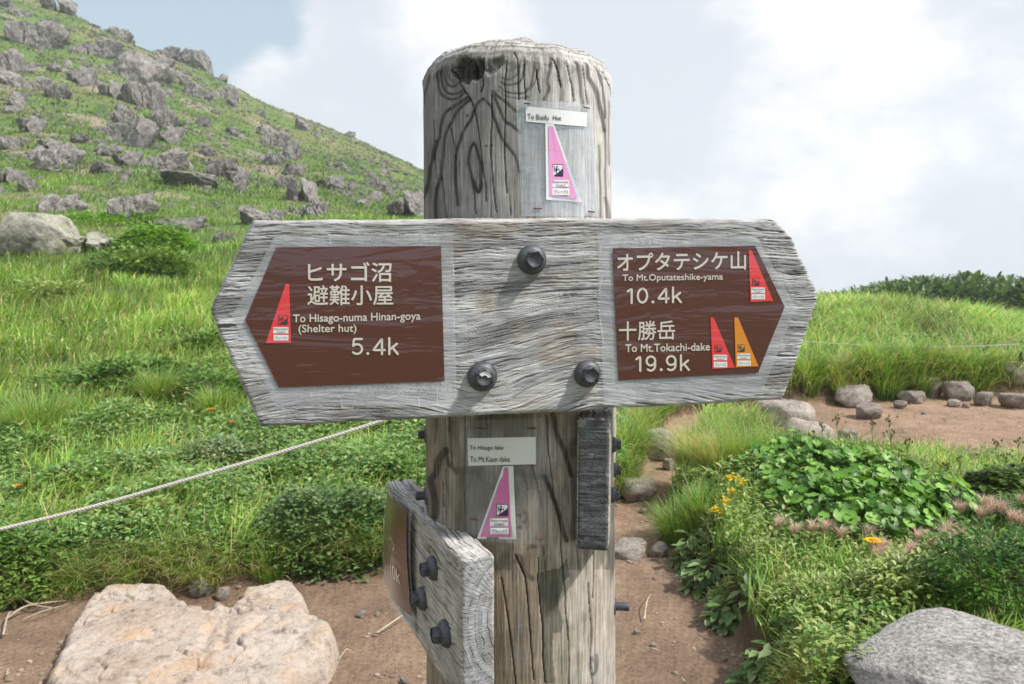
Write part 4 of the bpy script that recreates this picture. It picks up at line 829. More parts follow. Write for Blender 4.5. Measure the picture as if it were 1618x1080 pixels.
HILL = [
 (55,57,74,46,'big dark craggy outcrop high at the left end of the hillside'), (96,60,26,28,'small dark block at the right end of the craggy outcrop'), (20,100,42,34,'jagged grey boulder below the craggy outcrop by the left edge'),
 (16,124,36,24,'low dark boulder under the jagged one at the left edge'), (60,133,40,16,'flat stone row right of the low dark boulder'), (137,122,40,28,'dark rounded boulder midway between outcrop and tallest rock stack'),
 (89,145,35,24,'pale smooth boulder below the dark rounded one on the upper slope'), (222,110,72,48,'tallest grey rock stack in the middle of the upper hillside'), (238,155,44,42,'black shaded slab face leaning below the tallest rock stack'),
 (178,142,34,26,'squarish boulder left of the black shaded slab face'), (208,148,30,34,'narrow dark rock wedged under the tallest rock stack'), (28,157,32,22,'brownish boulder near the left edge above the pale gravel'),
 (23,172,26,14,'low stone touching the brownish boulder by the left edge'), (52,198,38,24,'rounded grey boulder above the bare gravel patch at left'), (196,184,34,24,'dark cleft boulder on top of the big pale slab'),
 (226,212,64,48,'big pale slanting slab in the middle of the hillside'), (256,190,40,34,'blocky boulder upper right of the big pale slab'), (275,215,40,24,'sloping boulder right of the big pale slab'),
 (178,207,44,18,'long flat rock left of the big pale slab'), (130,220,28,12,'thin flat stone lying in bright green turf'), (15,227,36,20,'pinkish boulder in the gravel patch at the left edge'),
 (82,230,32,16,'small boulder above the wide low outcrop at left'), (90,250,78,30,'wide low outcrop right of the bare gravel patch'), (70,266,50,13,'flat pale ledge in front of the wide low outcrop'),
 (170,238,38,16,'low grey stone midway between the wide outcrop and the pale slab'), (208,252,42,20,'grey stone below the big pale slab'), (260,256,70,28,'broad rough rock with a notched top below the sloping boulder'),
 (167,267,40,14,'speckled low rock in the middle of the lower turf'), (45,292,24,24,'dark mottled stone in the lower left turf'), (16,281,44,26,'pale rock cut by the left edge above the lichen boulder'),
 (95,327,68,32,'wedge shaped boulder with a shaded front above the lichen boulder'), (300,284,82,22,'long low brown rock ridge on the lower slope'), (350,267,48,30,'large angular boulder with a split face on the lower right slope'),
 (380,280,34,26,'dark boulder leaning on the large split one'), (210,330,70,40,'big dark topped boulder behind the bright green bush'), (285,354,86,24,'long dark slab tilted down to the right behind the green bush'),
 (352,377,32,18,'small isolated stone left of the crossboard tip'), (380,299,20,11,'small dark stone below the large split boulder'), (185,28,36,18,'rocks breaking the skyline near its top'), (200,38,22,15,'dark stone just under the skyline rocks'),
 (260,66,44,16,'low dark rock on the skyline below the topmost rocks'), (296,87,28,24,'left one of the paired skyline boulders'), (319,97,26,30,'right and taller one of the paired skyline boulders'), (352,122,20,12,'little knob on the skyline right of the paired boulders'),
 (358,148,34,20,'dark boulder just under the skyline right of the pair'), (366,162,16,14,'pale stone at the foot of that dark skyline boulder'), (294,128,16,20,'upright stone below the paired skyline boulders'), (308,144,28,22,'pale boulder below the upright stone'),
 (328,152,20,12,'small stone right of the pale boulder under the skyline'), (259,100,38,18,'rock ledge right of the tallest rock stack'), (278,118,24,12,'flat stone right of the rock ledge'), (322,194,24,15,'grey stone on the open right hand slope'),
 (366,207,20,12,'pale stone far right on the open slope'), (326,241,24,12,'pale round stone above the large split boulder'), (155,78,70,28,'broken dark rock band left of the tallest stack'), (10,6,30,14,'dark rock in the top left corner of the picture'),
 (28,19,30,13,'stone just below the top left corner'), (98,12,48,20,'broad grey rock at the top edge of the hillside'), (85,108,26,12,'thin rock in the turf between two dark boulders'),
 (403,342,46,24,'boulder half hidden behind the top left corner of the crossboard'), (437,221,40,22,'leaning boulder at the top of the right hand rock train'), (462,237,28,30,'steep slab end below the leaning boulder'), (433,251,32,22,'dark broken rock left of the steep slab end'),
 (467,268,30,24,'pale rounded block in the right hand rock train'), (450,288,32,20,'grey block under the pale rounded one'), (478,303,48,36,'pyramid shaped boulder in the right hand rock train'), (500,334,46,30,'front boulder of the right hand rock train above the crossboard'),
 (463,331,18,14,'small stone left of the front boulder of the rock train'), (427,343,56,18,'flat rock peeking over the crossboard'), (523,291,46,18,'low broken rock right of the pyramid shaped boulder'), (590,287,20,16,'dark stone in the scree left of the post'),
 (590,312,30,17,'pale block at the foot of the scree'), (570,320,26,11,'flat stone beside the pale scree block'), (645,327,66,40,'large dark boulder right beside the post above the crossboard'), (480,199,22,17,'small dark rock high on the far slope'),
 (501,213,10,11,'tiny rock knob on the far skyline'), (553,209,16,9,'skyline stone where the far ridge bends'), (420,206,26,18,'dark rock on the far slope left of the rock train'), (540,262,20,13,'stone at the top of the scree'), (612,300,18,12,'grey stone low in the scree near the post')]
for (px, py, w, h, lb) in HILL: put_rock(px, py, w, h, lb)
# the big lichen boulder low on the left
put_rock(66, 374, 132, 66, 'big boulder with yellow lichen and a shaded left face, at the left edge', me=rock_mesh('lichen_boulder', 911, M_LICHEN, 5, 10, rough=.08, lo=.5), rot=.2, depth=.7, sink=.25, tilt=.05)
put_rock(152, 384, 84, 32, 'lower lichen covered rock right against the big lichen boulder', me=crag_mesh('lichen_boulder', 917, M_LICHEN, 3), rot=.1, sink=.3)
# small loose stones strewn over the slope
for k in range(215):
    for _ in range(60):
        if k < 75: px, py = random.gauss(585, 42), random.gauss(293, 20)
        elif k < 150: px, py = random.uniform(0, 420), random.uniform(30, 330)
        else: px, py = random.gauss(240, 70), random.gauss(190, 60)
        if px < 0 or py > 338: continue
        sk = np.interp(px, [0, 135, 230, 330, 450, 560, 665, 800], [-60, 6, 52, 100, 172, 218, 266, 340])
        if py > sk + 14 and px < 668: break
    w = random.uniform(5, 13) * (1.1 if k > 75 else .85)
    put_rock(px, py, w, w * random.uniform(.5, .8), 'small grey stone strewn over the hillside turf', 'small stones strewn over the hillside', 'stone')

B = Build(); P0, F0 = rock_pts(41, 3, 10, .12, .45); P0 = boxed(P0); P1, F1 = rock_pts(57, 3, 10, .12, .45); P1 = boxed(P1)
nn_ = 7500; yy_ = np.exp(RNG.uniform(math.log(24), math.log(112), nn_)); uu_ = RNG.uniform(-.68, .0, nn_); xx_ = uu_ * yy_; dn_ = f2(uu_ * 16 + 3, np.log(yy_) * 16 + 8, 4) + .3 * np.exp(-((uu_ + .18) / .06) ** 2) * (yy_ > 45); ok_ = dn_ > .05; xx_, yy_ = xx_[ok_], yy_[ok_]; zz_ = gz(xx_, yy_)
for x, y, z in zip(xx_, yy_, zz_):
    s_ = y * random.choice([.0022, .003, .004, .0055]); a = random.uniform(0, 6.28); Pq = (P0 if random.random() < .5 else P1) * np.array([s_ * random.uniform(.8, 1.6), s_, s_ * random.uniform(.5, .9)]); Pq = Pq @ np.array([[math.cos(a), -math.sin(a), 0], [math.sin(a), math.cos(a), 0], [0, 0, 1]]); B.add(Pq + np.array([x, y, z]), F0 if len(P0) == len(Pq) else F1)
tag(obj('loose_scree', B.mesh('loose_scree', M_ROCK)), kind='stuff')
# fine gravel on the bare soil
B = Build(); PG, FG = ico(2); nn_ = 7500; yy_ = np.exp(RNG.uniform(math.log(1.9), math.log(6.0), nn_)); xx_ = RNG.uniform(-.7, .72, nn_) * yy_; ok_ = (samp(VEG, xx_, yy_) < .08) & (f2(xx_ * 2.5, yy_ * 2.5, 4) > -.12); xx_, yy_ = xx_[ok_], yy_[ok_]
for x, y, z in zip(xx_, yy_, gz(xx_, yy_)):
    s_ = .0022 + .008 * random.random() ** 4; q = PG * (1 + .3 * RNG.normal(0, .5, (len(PG), 1))) * np.array([s_ * random.uniform(.8, 1.5), s_ * random.uniform(.8, 1.3), s_ * .7]); B.add(q + np.array([x, y, z + s_ * .2]), FG, 0, True, np.array([.26, .20, .15]) * random.uniform(.6, 1.5))
mg_, tg_, pg_ = mat('trail_gravel'); gq_ = G(tg_); gq_.l(gq_.attr(), pg_.inputs['Base Color']); pg_.inputs['Roughness'].default_value = .95
tag(obj('gravel', B.mesh('gravel', mg_)), kind='stuff')

# ---- rocks along the trail
def trail_rock(px, py, w, h, label, seed, m=M_TRAILROCK, planes=10, sub=4, rot=None, depth=.8, sink=.2, rough=.07, tilt=0):
    return put_rock(px, py, w, h, label, None, 'trail_stone', rock_mesh('trail_stone', seed, m, sub, planes, rough=rough), rot=.1 if rot is None else rot, depth=depth, sink=sink, tilt=tilt)
trail_rock(1348,631,56,28,'long pale boulder at the far edge of the bare soil, left end of the row', 21, tilt=.25); trail_rock(1372,653,40,22,'brownish boulder in front of the long pale one', 22)
trail_rock(1423,641,19,12,'small white stone left of the flat wedge stone', 23); trail_rock(1439,630,38,18,'flat wedge stone at the foot of the grass bank', 24); trail_rock(1465,615,40,28,'dark brown rock set into the grass bank', 25)
trail_rock(1513,621,44,28,'two toned blocky boulder in the middle of the far stone row', 26); trail_rock(1507,639,18,10,'small flat stone in front of the blocky boulder', 27); trail_rock(1527,641,12,8,'tiny dark stone beside the small flat one', 37)
trail_rock(1554,633,27,21,'pointed pale stone right of the blocky boulder', 28); trail_rock(1606,637,46,23,'long pale stone at the right edge of the picture', 29); trail_rock(1600,592,50,30,'rounded boulder on the bank behind the black stake', 30)
trail_rock(1040,709,44,48,'dark upright boulder beside the trail behind the post', 31, sink=.15); trail_rock(1057,736,20,17,'fist sized stone at the foot of the upright boulder', 32); trail_rock(1009,779,50,34,'grey boulder at the left edge of the trail', 33)
trail_rock(993,872,54,26,'pale flat stone trodden into the trail beside the post', 34, sink=.45); trail_rock(1040,872,26,20,'small stone against the tussock edge of the trail', 35); trail_rock(1337,694,26,24,'brown stone behind the glossy round leaves', 36)
trail_rock(1235,655,96,34,'broad pale slab sunk in the soil behind the grass tussocks', 38, sink=.6, depth=1.2); trail_rock(1280,684,70,24,'pale slab between the tussocks and the round leaved plants', 39, sink=.55, depth=1.2)
trail_rock(1098,745,12,9,'pebble below the middle tussocks', 40); trail_rock(480,1072,34,22,'whitish stone against the lower edge of the big pale slab', 41); trail_rock(571,973,15,9,'white pebble on the soil right of the big pale slab', 42)
trail_rock(638,1077,12,9,'white pebble at the bottom edge left of the post', 43); trail_rock(596,971,8,6,'tiny pebble right of the white pebble', 44); trail_rock(1018,808,13,8,'pebble on the trail near the grey boulder', 45); trail_rock(1006,1000,10,7,'lone pebble on the trail right of the post', 46)
trail_rock(1032,1020,8,6,'smallest pebble low on the trail right of the post', 47); trail_rock(1461,653,9,5,'tiny pebble out on the bare soil', 48)
# big grey rock in the lower right corner
M_GRANITE = rock_mat('pale_granite', (.26, .245, .23), (.36, .345, .33), (.42, .40, .385), (.30, .29, .27), 1.5, 46)
o = put_rock(1548, 1106, 350, 80, 'big pale granite boulder in the lower right corner', None, 'granite_boulder', rock_mesh('granite_boulder', 77, M_GRANITE, 5, 8, rough=.03, k=34.0, extra=([(.05, -.30, .95), (-.92, -.35, .25), (-.45, -.85, .15), (.35, -.90, .1), (.95, -.1, .2), (.1, .95, .2), (-.6, .75, .25), (0, 0, -1), (-.55, .1, .82), (.6, .3, .75)], [.40, .86, .80, .92, .95, .8, .85, .6, .62, .66])), rot=0, depth=.75, sink=.12, tilt=0)
o.rotation_euler = (0, 0, .05)
# big flat pale slab in the lower left, an outline with its own thickness
def slab_mat():
    m, t, p = mat('pale_slab_rock'); g = G(t); ob = g.coord(); a = g.noise(ob, 5, 7, .65, .4); b = g.noise(ob, 60, 6, .72); c = g.noise(ob, 16, 6, .7)
    col = g.ramp(a, [(.3, (.38, .29, .22)), (.5, (.46, .385, .325)), (.72, (.52, .45, .39))])
    col = g.mix(g.ramp(g.noise(ob, 8, 5, .6), [(.54, g3(0)), (.70, g3(.55))]), col, (.50, .30, .15))
    col = g.mix(g.ramp(c, [(.33, g3(.85)), (.46, g3(0))]), col, (.20, .15, .12))
    col = g.mix(1.0, col, g.ramp(b, [(.28, g3(.60)), (.45, g3(.97)), (.75, g3(1.15))]), 'MULTIPLY')
    g.l(col, p.inputs['Base Color']); p.inputs['Roughness'].default_value = .92; p.inputs['Specular IOR Level'].default_value = .15
    g.l(g.bump(b, .7, .010, g.bump(c, .6, .03)), p.inputs['Normal']); return m
OUT = [(63,1057),(78,1040),(88,1028),(96,1002),(109,978),(122,948),(139,932),(162,923),(182,918),(204,917),(225,917),(250,919),(272,922),(288,931),(300,944),(311,958),(322,960),(336,954),(354,954),(366,940),(371,925),(374,914),(384,906),(395,902),(404,909),(412,910),(426,902),(441,898),(458,901),(471,906),(484,921),(492,936),(495,954),(500,963),(512,966),(521,971),(532,988),(538,1003),(533,1022),(521,1036),(506,1049),(488,1057),(470,1085),(458,1130),(330,1180),(160,1180),(60,1120)]
def slab():
    P = np.array([ground_pt(a, b, .075) for a, b in OUT]); lo, hi = P.min(0) - .05, P.max(0) + .05; n = 260
    X, Y = np.meshgrid(np.linspace(lo[0], hi[0], n), np.linspace(lo[1], hi[1], n)); sd = poly_sd(P, X, Y) + .012 * f2(X * 14, Y * 14, 4)
    h = .115 * (1 - (1 - np.clip(sd / .05, 0, 1)) ** 2.4) + .020 * f2(X * 3, Y * 3, 3) + .008 * f2(X * 12, Y * 12, 4) + .005 * f2(X * 45, Y * 45, 4) + .012 * (np.abs(f2(X * 5 + 3, Y * 7, 4)) < .05) * -1 + .010 * np.round(1.5 * f2(X * 4 + 9, Y * 5, 3) * 2) / 2 - .06 * (sd < 0)
    for (a, b, c, d) in [(365, 945, 352, 1030), (330, 1000, 316, 1060), (420, 980, 380, 1010)]:
        A = np.array(ground_pt(a, b, .08)); Bq = np.array(ground_pt(c, d, .08)); dd = polyline_dist([tuple(A), tuple(Bq)], X + .012 * f2(X * 20, Y * 20, 3), Y); h -= .010 * np.exp(-(dd / .014) ** 2)
    px, py = proj(X, Y, .1 + 0 * X); h -= .055 * sst(14 - np.hypot(px - 330, (py - 958) * 1.5), 0, 12)
    h = h - .045 * sst(Y, 2.25, 2.75) - .015; zg = gz(X, Y); c = P.mean(0); keep = sd > -.045
    F = gridf(n, n); F = F[keep.ravel()[F].all(1)]; used = np.unique(F); re = np.full(n * n, -1); re[used] = np.arange(len(used))
    V = np.stack([X, Y, np.minimum(zg, .05) + h], -1).reshape(-1, 3)[used] - np.array([c[0], c[1], 0]); o = obj('flat_slab', mesh('flat_slab', V, [re[F]], slab_mat()), None, (c[0], c[1], 0))
    tag(o, 'large flat pale beige slab half buried in the soil at lower left', 'rock'); return P
SLAB = slab()
put_rock(318, 934, 34, 26, 'small mossy stone lodged in the notch of the pale slab', None, 'trail_stone', rock_mesh('trail_stone', 61, M_LICHEN, 4, 10, rough=.09), sink=.2, depth=.8)
put_rock(352, 940, 22, 20, 'pinkish stone beside the mossy one in the slab notch', None, 'trail_stone', rock_mesh('trail_stone', 62, M_TRAILROCK, 4, 10, rough=.09), sink=.2, depth=.8)
# ------------------------------------------------------------------ vegetation
def rnd(n, a=0., b=1.): return RNG.uniform(a, b, n)
def blades(P, L, W, az, lean, col, segs=3, curve=1.0, tipc=None):
    """curved tapering blades: P (n,3) roots, lengths, widths, azimuth of the lean, lean amount"""
    n = len(P); d = np.stack([np.cos(az), np.sin(az), 0 * az], -1); side = np.stack([-np.sin(az + rnd(n, -.9, .9)), np.cos(az), 0 * az], -1); side /= np.linalg.norm(side, axis=1)[:, None]
    V = np.empty((n, 2 * segs + 1, 3)); C = np.empty((n, 2 * segs + 1, 3)); tipc = col * 1.25 if tipc is None else tipc
    for k in range(segs + 1):
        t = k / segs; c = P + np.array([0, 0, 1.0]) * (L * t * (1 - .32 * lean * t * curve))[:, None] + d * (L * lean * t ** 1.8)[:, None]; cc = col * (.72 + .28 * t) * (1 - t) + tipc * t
        if k == segs: V[:, -1] = c; C[:, -1] = cc
        else:
            w = (W * (1 - .75 * t ** 1.6) * .5)[:, None]; V[:, 2 * k] = c - side * w; V[:, 2 * k + 1] = c + side * w; C[:, 2 * k] = cc; C[:, 2 * k + 1] = cc
    m = 2 * segs + 1; b = (np.arange(n) * m)[:, None]
    Q = np.concatenate([b + np.array([[2 * k, 2 * k + 1, 2 * k + 3, 2 * k + 2]]) for k in range(segs - 1)]) if segs > 1 else np.zeros((0, 4), int)
    T = b + np.array([[2 * segs - 2, 2 * segs - 1, 2 * segs]])
    return V.reshape(-1, 3), Q, T, C.reshape(-1, 3)
def leaves(P, size, az, tilt, col, asp=.5, fold=.25, droop=.25):
    """pointed oval leaves folded along the midrib; six vertices each"""
    n = len(P); ca, sa = np.cos(az), np.sin(az); f = np.stack([ca * np.cos(tilt), sa * np.cos(tilt), np.sin(tilt)], -1); s = np.stack([-sa, ca, 0 * ca], -1); u = np.cross(f, s)
    S = size[:, None]; w = asp * .5
    pts = [(0, 0, 0), (.38, w, fold * w), (.38, -w, fold * w), (.72, w * .75, fold * w * .7 - droop * .2), (.72, -w * .75, fold * w * .7 - droop * .2), (1, 0, -droop * .5), (.5, 0, -.03)]
    V = np.stack([P + S * (a * f + b * s + c * u) for a, b, c in pts], 1); C = np.repeat(col[:, None], 7, 1) * np.array([.8, 1, 1, 1.05, 1.05, 1.1, .88])[None, :, None]
    b = (np.arange(n) * 7)[:, None]; T = np.concatenate([b + np.array([t]) for t in ((0, 6, 1), (0, 2, 6), (6, 5, 3), (6, 4, 5), (6, 3, 1), (6, 2, 4))])
    return V.reshape(-1, 3), T, C.reshape(-1, 3)
GREENS = np.array([[.135, .285, .042], [.195, .355, .065], [.275, .42, .10], [.07, .175, .028], [.36, .43, .14], [.45, .38, .20]])
def gcolor(n, wts, nz=None):
    k = RNG.choice(len(wts), n, p=np.array(wts) / sum(wts)); c = GREENS[k] * rnd(n, .75, 1.25)[:, None]
    return c
def vegat(X, Y): return samp(VEG, X, Y)
WIND = .25
def grass_field(n, u0, u1, y0, y1, L, wts, tint=(1, 1, 1), *,  lean=(.25, .9), wk=.0012, segs=3, thr=.55, fn=None, wmin=.0046):
    u = rnd(n, u0, u1); Y = np.exp(rnd(n, math.log(y0), math.log(y1))); X = u * Y; m = vegat(X, Y) > thr
    cl = f2(X * 1.1 + 3, Y * 1.1, 3); cl2 = f2(u * 17, np.log(Y) * 17, 4)
    m &= (rnd(n) < .62 + .8 * cl2 + .25 * cl)
    if fn is not None: m &= fn(X, Y)
    X, Y, cl, cl2 = X[m], Y[m], cl[m], cl2[m]; k = len(X); Z_ = gz(X, Y) - .01
    az = WIND + RNG.normal(0, 1.1, k); ln = rnd(k, *lean); LL = rnd(k, *L) * (1 + .45 * cl) * np.clip(.55 + Y / 12, .6, 1.25)
    W = np.maximum(wmin * rnd(k, .7, 1.4), wk * Y * rnd(k, .7, 1.3)); c = gcolor(k, wts) * np.clip(1 + .75 * cl2 + .35 * cl, .45, 1.6)[:, None] * np.array(tint) * 1.08
    yel = sst(f2(X * .8 + 30, Y * .8 + 9, 4), .0, .5)[:, None]; c = c * (1 - yel * .5) + np.array([.30, .39, .10]) * yel * .4
    return blades(np.stack([X, Y, Z_], -1), LL, W, az, ln, c, segs, tipc=c * np.array([1.3, 1.18, 1.25]))
def addblades(B, r): 
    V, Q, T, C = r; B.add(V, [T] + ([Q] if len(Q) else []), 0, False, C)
left = lambda X, Y: X / Y < .16
isl_f = lambda X, Y: (poly_sd(ISL, X, Y) > -.02)
B = Build()
addblades(B, grass_field(185000, -1.15, .17, 2.3, 14, (.10, .24), [3, 4, 4, 2.5, 2, 1], fn=lambda X, Y: (rnd(len(X)) < .42 + .58 * sst(Y, 3.6, 5.2)) | (f2(X * 2.1 + 8, Y * 2.1 + 3, 3) > .25)))
addblades(B, grass_field(110000, .10, 1.0, 4.0, 16, (.12, .25), [2, 4, 4, 2, 2.5, 1.0], lean=(.4, 1.1)))
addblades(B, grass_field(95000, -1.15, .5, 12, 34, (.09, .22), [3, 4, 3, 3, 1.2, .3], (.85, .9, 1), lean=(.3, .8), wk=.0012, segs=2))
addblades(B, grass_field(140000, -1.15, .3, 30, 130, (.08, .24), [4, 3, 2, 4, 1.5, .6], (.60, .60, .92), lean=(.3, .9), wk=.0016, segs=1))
addblades(B, grass_field(70000, .1, .95, 1.9, 4.6, (.07, .19), [3, 4, 4, 2, 2, 1.2], lean=(.2, .9), fn=isl_f))
# withered blades hanging over the cut edge of the turf
def edge_blades(n, u0, u1, L, off=(-.02, .09), wts=(3, 4, 3, 3, 1.5, 1.6)):
    u = rnd(n, u0, u1); Y = bank_Y(u) + rnd(n, *off) + .03 * f2(u * 40, u * 0, 3); X = u * Y; m = rnd(n) < .6 + .9 * f2(u * 22, u * 0 + 4, 3); X, Y = X[m], Y[m]; k = len(X)
    return blades(np.stack([X, Y, np.maximum(gz(X, Y), gz(X, Y + .08) - .03)], -1), rnd(k, *L), np.maximum(.0026 * rnd(k, .7, 1.3), .0009 * Y), -math.pi / 2 + RNG.normal(0, .7, k), rnd(k, .6, 1.25), gcolor(k, wts), 3, 1.6)
addblades(B, edge_blades(8500, -1.1, .15, (.06, .18), (-.03, .14), (2, 2, 3, 1, 4, 6))); addblades(B, edge_blades(5000, .12, .8, (.15, .35), (-.05, .3), (2, 3, 3, 2, 3, 3)))
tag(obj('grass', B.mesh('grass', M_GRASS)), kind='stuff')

# leafy ground cover between the blades
def cover_leaves(n, u0, u1, y0, y1, size, fn, asp=.5, cols=((.11, .22, .035), (.17, .29, .06), (.26, .35, .10)), hmax=.10):
    u = rnd(n, u0, u1); Y = np.exp(rnd(n, math.log(y0), math.log(y1))); X = u * Y; m = (vegat(X, Y) > .5) & fn(X, Y); X, Y = X[m], Y[m]; k = len(X)
    cols = np.array(cols); c = cols[RNG.integers(0, len(cols), k)] * rnd(k, .7, 1.3)[:, None]; b = f2(X * 2.2, Y * 2.2, 3)
    P = np.stack([X, Y, gz(X, Y) + rnd(k, 0, hmax) * (1 + b)], -1); s = rnd(k, *size) * np.clip(Y / 3.5, .8, 3)
    return leaves(P, s, rnd(k, 0, 6.28), rnd(k, -.3, .8), c, asp)
B = Build()
pat = lambda X, Y: (f2(X * 1.3 + 7, Y * 1.3 + 2, 4) > .02) & (X / Y < .2)
V, T, C = cover_leaves(75000, -1.1, .15, 2.3, 9, (.018, .040), pat); B.add(V, T, 0, False, C)
V, T, C = cover_leaves(125000, -1.1, .15, 2.3, 4.8, (.016, .038), lambda X, Y: (X / Y < .2) & (f2(X * 2.3 + 1, Y * 2.3 + 6, 4) > -.25), cols=((.07, .17, .03), (.13, .27, .05), (.22, .36, .09), (.32, .44, .15), (.18, .30, .12)), hmax=.13); B.add(V, T, 0, False, C)
V, T, C = cover_leaves(5000, -.8, .1, 2.6, 8, (.015, .03), lambda X, Y: f2(X * 2.6 + 41, Y * 2.6 + 16, 4) > .22, .3, ((.50, .33, .24), (.42, .26, .18), (.55, .42, .28)), .26); B.add(V, T, 0, False, C)
lowi = lambda X, Y: isl_f(X, Y) & (f2(X * 2.6 + 3, Y * 2.6 + 5, 4) > -.12)
V, T, C = cover_leaves(60000, .1, .95, 1.8, 4.6, (.018, .036), lowi, .5, ((.10, .21, .035), (.17, .29, .055), (.27, .37, .10), (.36, .41, .14)), .09); B.add(V, T, 0, False, C)
V, T, C = cover_leaves(22000, .14, .9, 5.4, 7.2, (.02, .045), lambda X, Y: f2(X * 2 + 11, Y * 2, 3) > .1); B.add(V, T, 0, False, C)
tag(obj('ground_cover', B.mesh('ground_cover', M_LEAF)), kind='stuff')

# ---- single shrubs and clumps
M_TWIG = plain('twig_bark', (.16, .12, .085), .85, .2)
def shrub(name, px, py, w, h, label, cols, size=(.02, .035), n=700, m=M_LEAF, asp=.5, group=None, depth=.8, cat='shrub', tilt=(-.3, .9)):
    x, y, z = hit(px, py, 1.3); s = math.hypot(y, z - EYE) / FPX; W, Hh = w * s / 2, h * s; D = max(W * depth, Hh * .6)
    e = empty(name, (x, y, z), label, cat, group); cols = np.array(cols)
    a = rnd(n, 0, 6.28); el = np.arcsin(rnd(n, 0, 1)); r = rnd(n, .35, 1) ** .5; nz = 1 + .28 * f2(a * 2.3 + px, el * 4 + py, 3)
    P = np.stack([W * r * np.cos(a) * np.cos(el), D * r * np.sin(a) * np.cos(el), Hh * r * np.sin(el)], -1) * nz[:, None]
    P[:, 2] += gz(P[:, 0] + x, np.maximum(P[:, 1] + y, 1)) - z + .01
    clump = f2(P[:, 0] / W * 2.2 + px, P[:, 2] / Hh * 2.2 + P[:, 1] / D * 2, 3); k = np.clip((RNG.random(n) + .9 * clump) * len(cols), 0, len(cols) - 1).astype(int); c = cols[k] * rnd(n, .75, 1.25)[:, None]
    keep = rnd(n) < .75 + 1.2 * clump; P, c, a = P[keep], c[keep], a[keep]; q = len(P)
    V, T, C = leaves(P, rnd(q, *size), a + RNG.normal(0, .8, q), rnd(q, *tilt), c, asp); obj('foliage', mesh('foliage', V, [T], m, smooth=False, col=C), e)
    B = Build()
    for _ in range(9):
        t = P[RNG.integers(0, q)]; Q = np.array([[t[0] * .15, t[1] * .15, -.03], [t[0] * .6, t[1] * .6, t[2] * .45], t * .95]); V, F = tube(Q, [.0035, .0025, .001], 4); B.add(V, F)
    obj('stems', B.mesh('stems', M_TWIG), e); return e
DK = [(.06, .14, .022), (.105, .21, .035), (.17, .29, .06)]; MD = [(.09, .19, .03), (.14, .26, .05), (.22, .34, .08)]; BR = [(.12, .28, .025), (.17, .36, .035), (.23, .43, .06)]; YG = [(.17, .27, .05), (.26, .37, .09), (.36, .43, .15)]
shrub('leafy_shrub', 245, 398, 130, 42, 'bright green bush growing over the lichen rocks', BR, (.09, .16), 2600, tilt=(-.2, .7)); shrub('leafy_shrub', 170, 352, 150, 14, 'low bright green mat behind the lichen boulder', BR, (.09, .15), 1500)
shrub('leafy_shrub', 225, 436, 165, 46, 'mid green bush spreading below the lichen rocks', MD, (.08, .14), 2600); shrub('leafy_shrub', 250, 212 - 20, 70, 8, 'dark green cushion between the slabs on the hillside', DK, (.3, .5), 300)
shrub('leafy_shrub', 205, 618, 270, 48, 'wide dark green bush in the middle of the left meadow', DK, (.035, .06), 4200, asp=.6); shrub('leafy_shrub', 345, 632, 130, 42, 'dark bush left of the crossboard below its tip', DK, (.035, .055), 2000)
shrub('leafy_shrub', 330, 560, 130, 36, 'dark green bush touching the left tip of the crossboard', DK, (.04, .065), 1800); shrub('leafy_shrub', 80, 470, 150, 26, 'low olive bush on the meadow under the big boulder', YG, (.05, .09), 1500)
shrub('leafy_shrub', 520, 852, 210, 78, 'small leaved green bush under the rope left of the post', [(.06, .13, .03), (.10, .18, .05), (.17, .25, .10)], (.016, .028), 4200, asp=.75); shrub('leafy_shrub', 620, 780, 110, 60, 'leafy bush between rope and lower side board', MD, (.018, .03), 1600, asp=.7)
shrub('leafy_shrub', 30, 915, 130, 75, 'fresh green shrub at the lower left edge under the rope', MD, (.022, .036), 2400, asp=.45); shrub('leafy_shrub', 110, 790, 150, 46, 'broad leaved clump over the left end of the rope', MD, (.03, .05), 1500, asp=.6)
shrub('leafy_shrub', 225, 830, 130, 40, 'low leaved clump under the middle of the rope', YG, (.02, .034), 1500, asp=.6); shrub('leafy_shrub', 340, 745, 170, 46, 'greyish leaved herbs above the middle of the rope', [(.10, .17, .07), (.16, .23, .10), (.22, .28, .15)], (.02, .036), 1900, asp=.6)
shrub('leafy_shrub', 450, 770, 130, 40, 'green herbs just below the crossboard and rope', MD, (.02, .034), 1500, asp=.6)
shrub('leafy_shrub', 1560, 960, 260, 120, 'dense glossy dark shrub above the granite boulder', [(.03, .09, .012), (.06, .15, .02), (.10, .22, .03)], (.018, .032), 5200, M_GLOSS, .4); shrub('leafy_shrub', 1420, 960, 150, 70, 'yellowish green low shrub left of the glossy dark one', YG, (.016, .03), 2200, M_LEAF, .4)
shrub('leafy_shrub', 1605, 850, 130, 60, 'glossy shrub at the right edge among the pink seed heads', [(.04, .11, .015), (.07, .17, .025), (.11, .22, .035)], (.018, .03), 1800, M_GLOSS, .4); shrub('leafy_shrub', 1590, 795, 150, 54, 'rounded bush at the right edge in front of the bare soil', [(.035, .085, .02), (.07, .14, .03), (.14, .21, .06)], (.022, .036), 2600, M_GLOSS, .7)
for (px, py, w, h, lb) in [(1095, 890, 70, 46, 'upper clump of oval leaves hanging over the trail edge'), (1120, 930, 70, 44, 'second clump of oval leaves down the trail edge'), (1160, 985, 80, 44, 'third clump of oval leaves down the trail edge'), (1215, 1060, 90, 52, 'lowest clump of oval leaves at the trail edge')]:
    shrub('oval_leaved_plant', px, py, w, h, lb, [(.10, .17, .06), (.14, .22, .07), (.20, .28, .12)], (.035, .06), 170, M_GLOSS, .5, 'oval leaved plants along the trail edge', cat='plant', tilt=(-.9, .3))
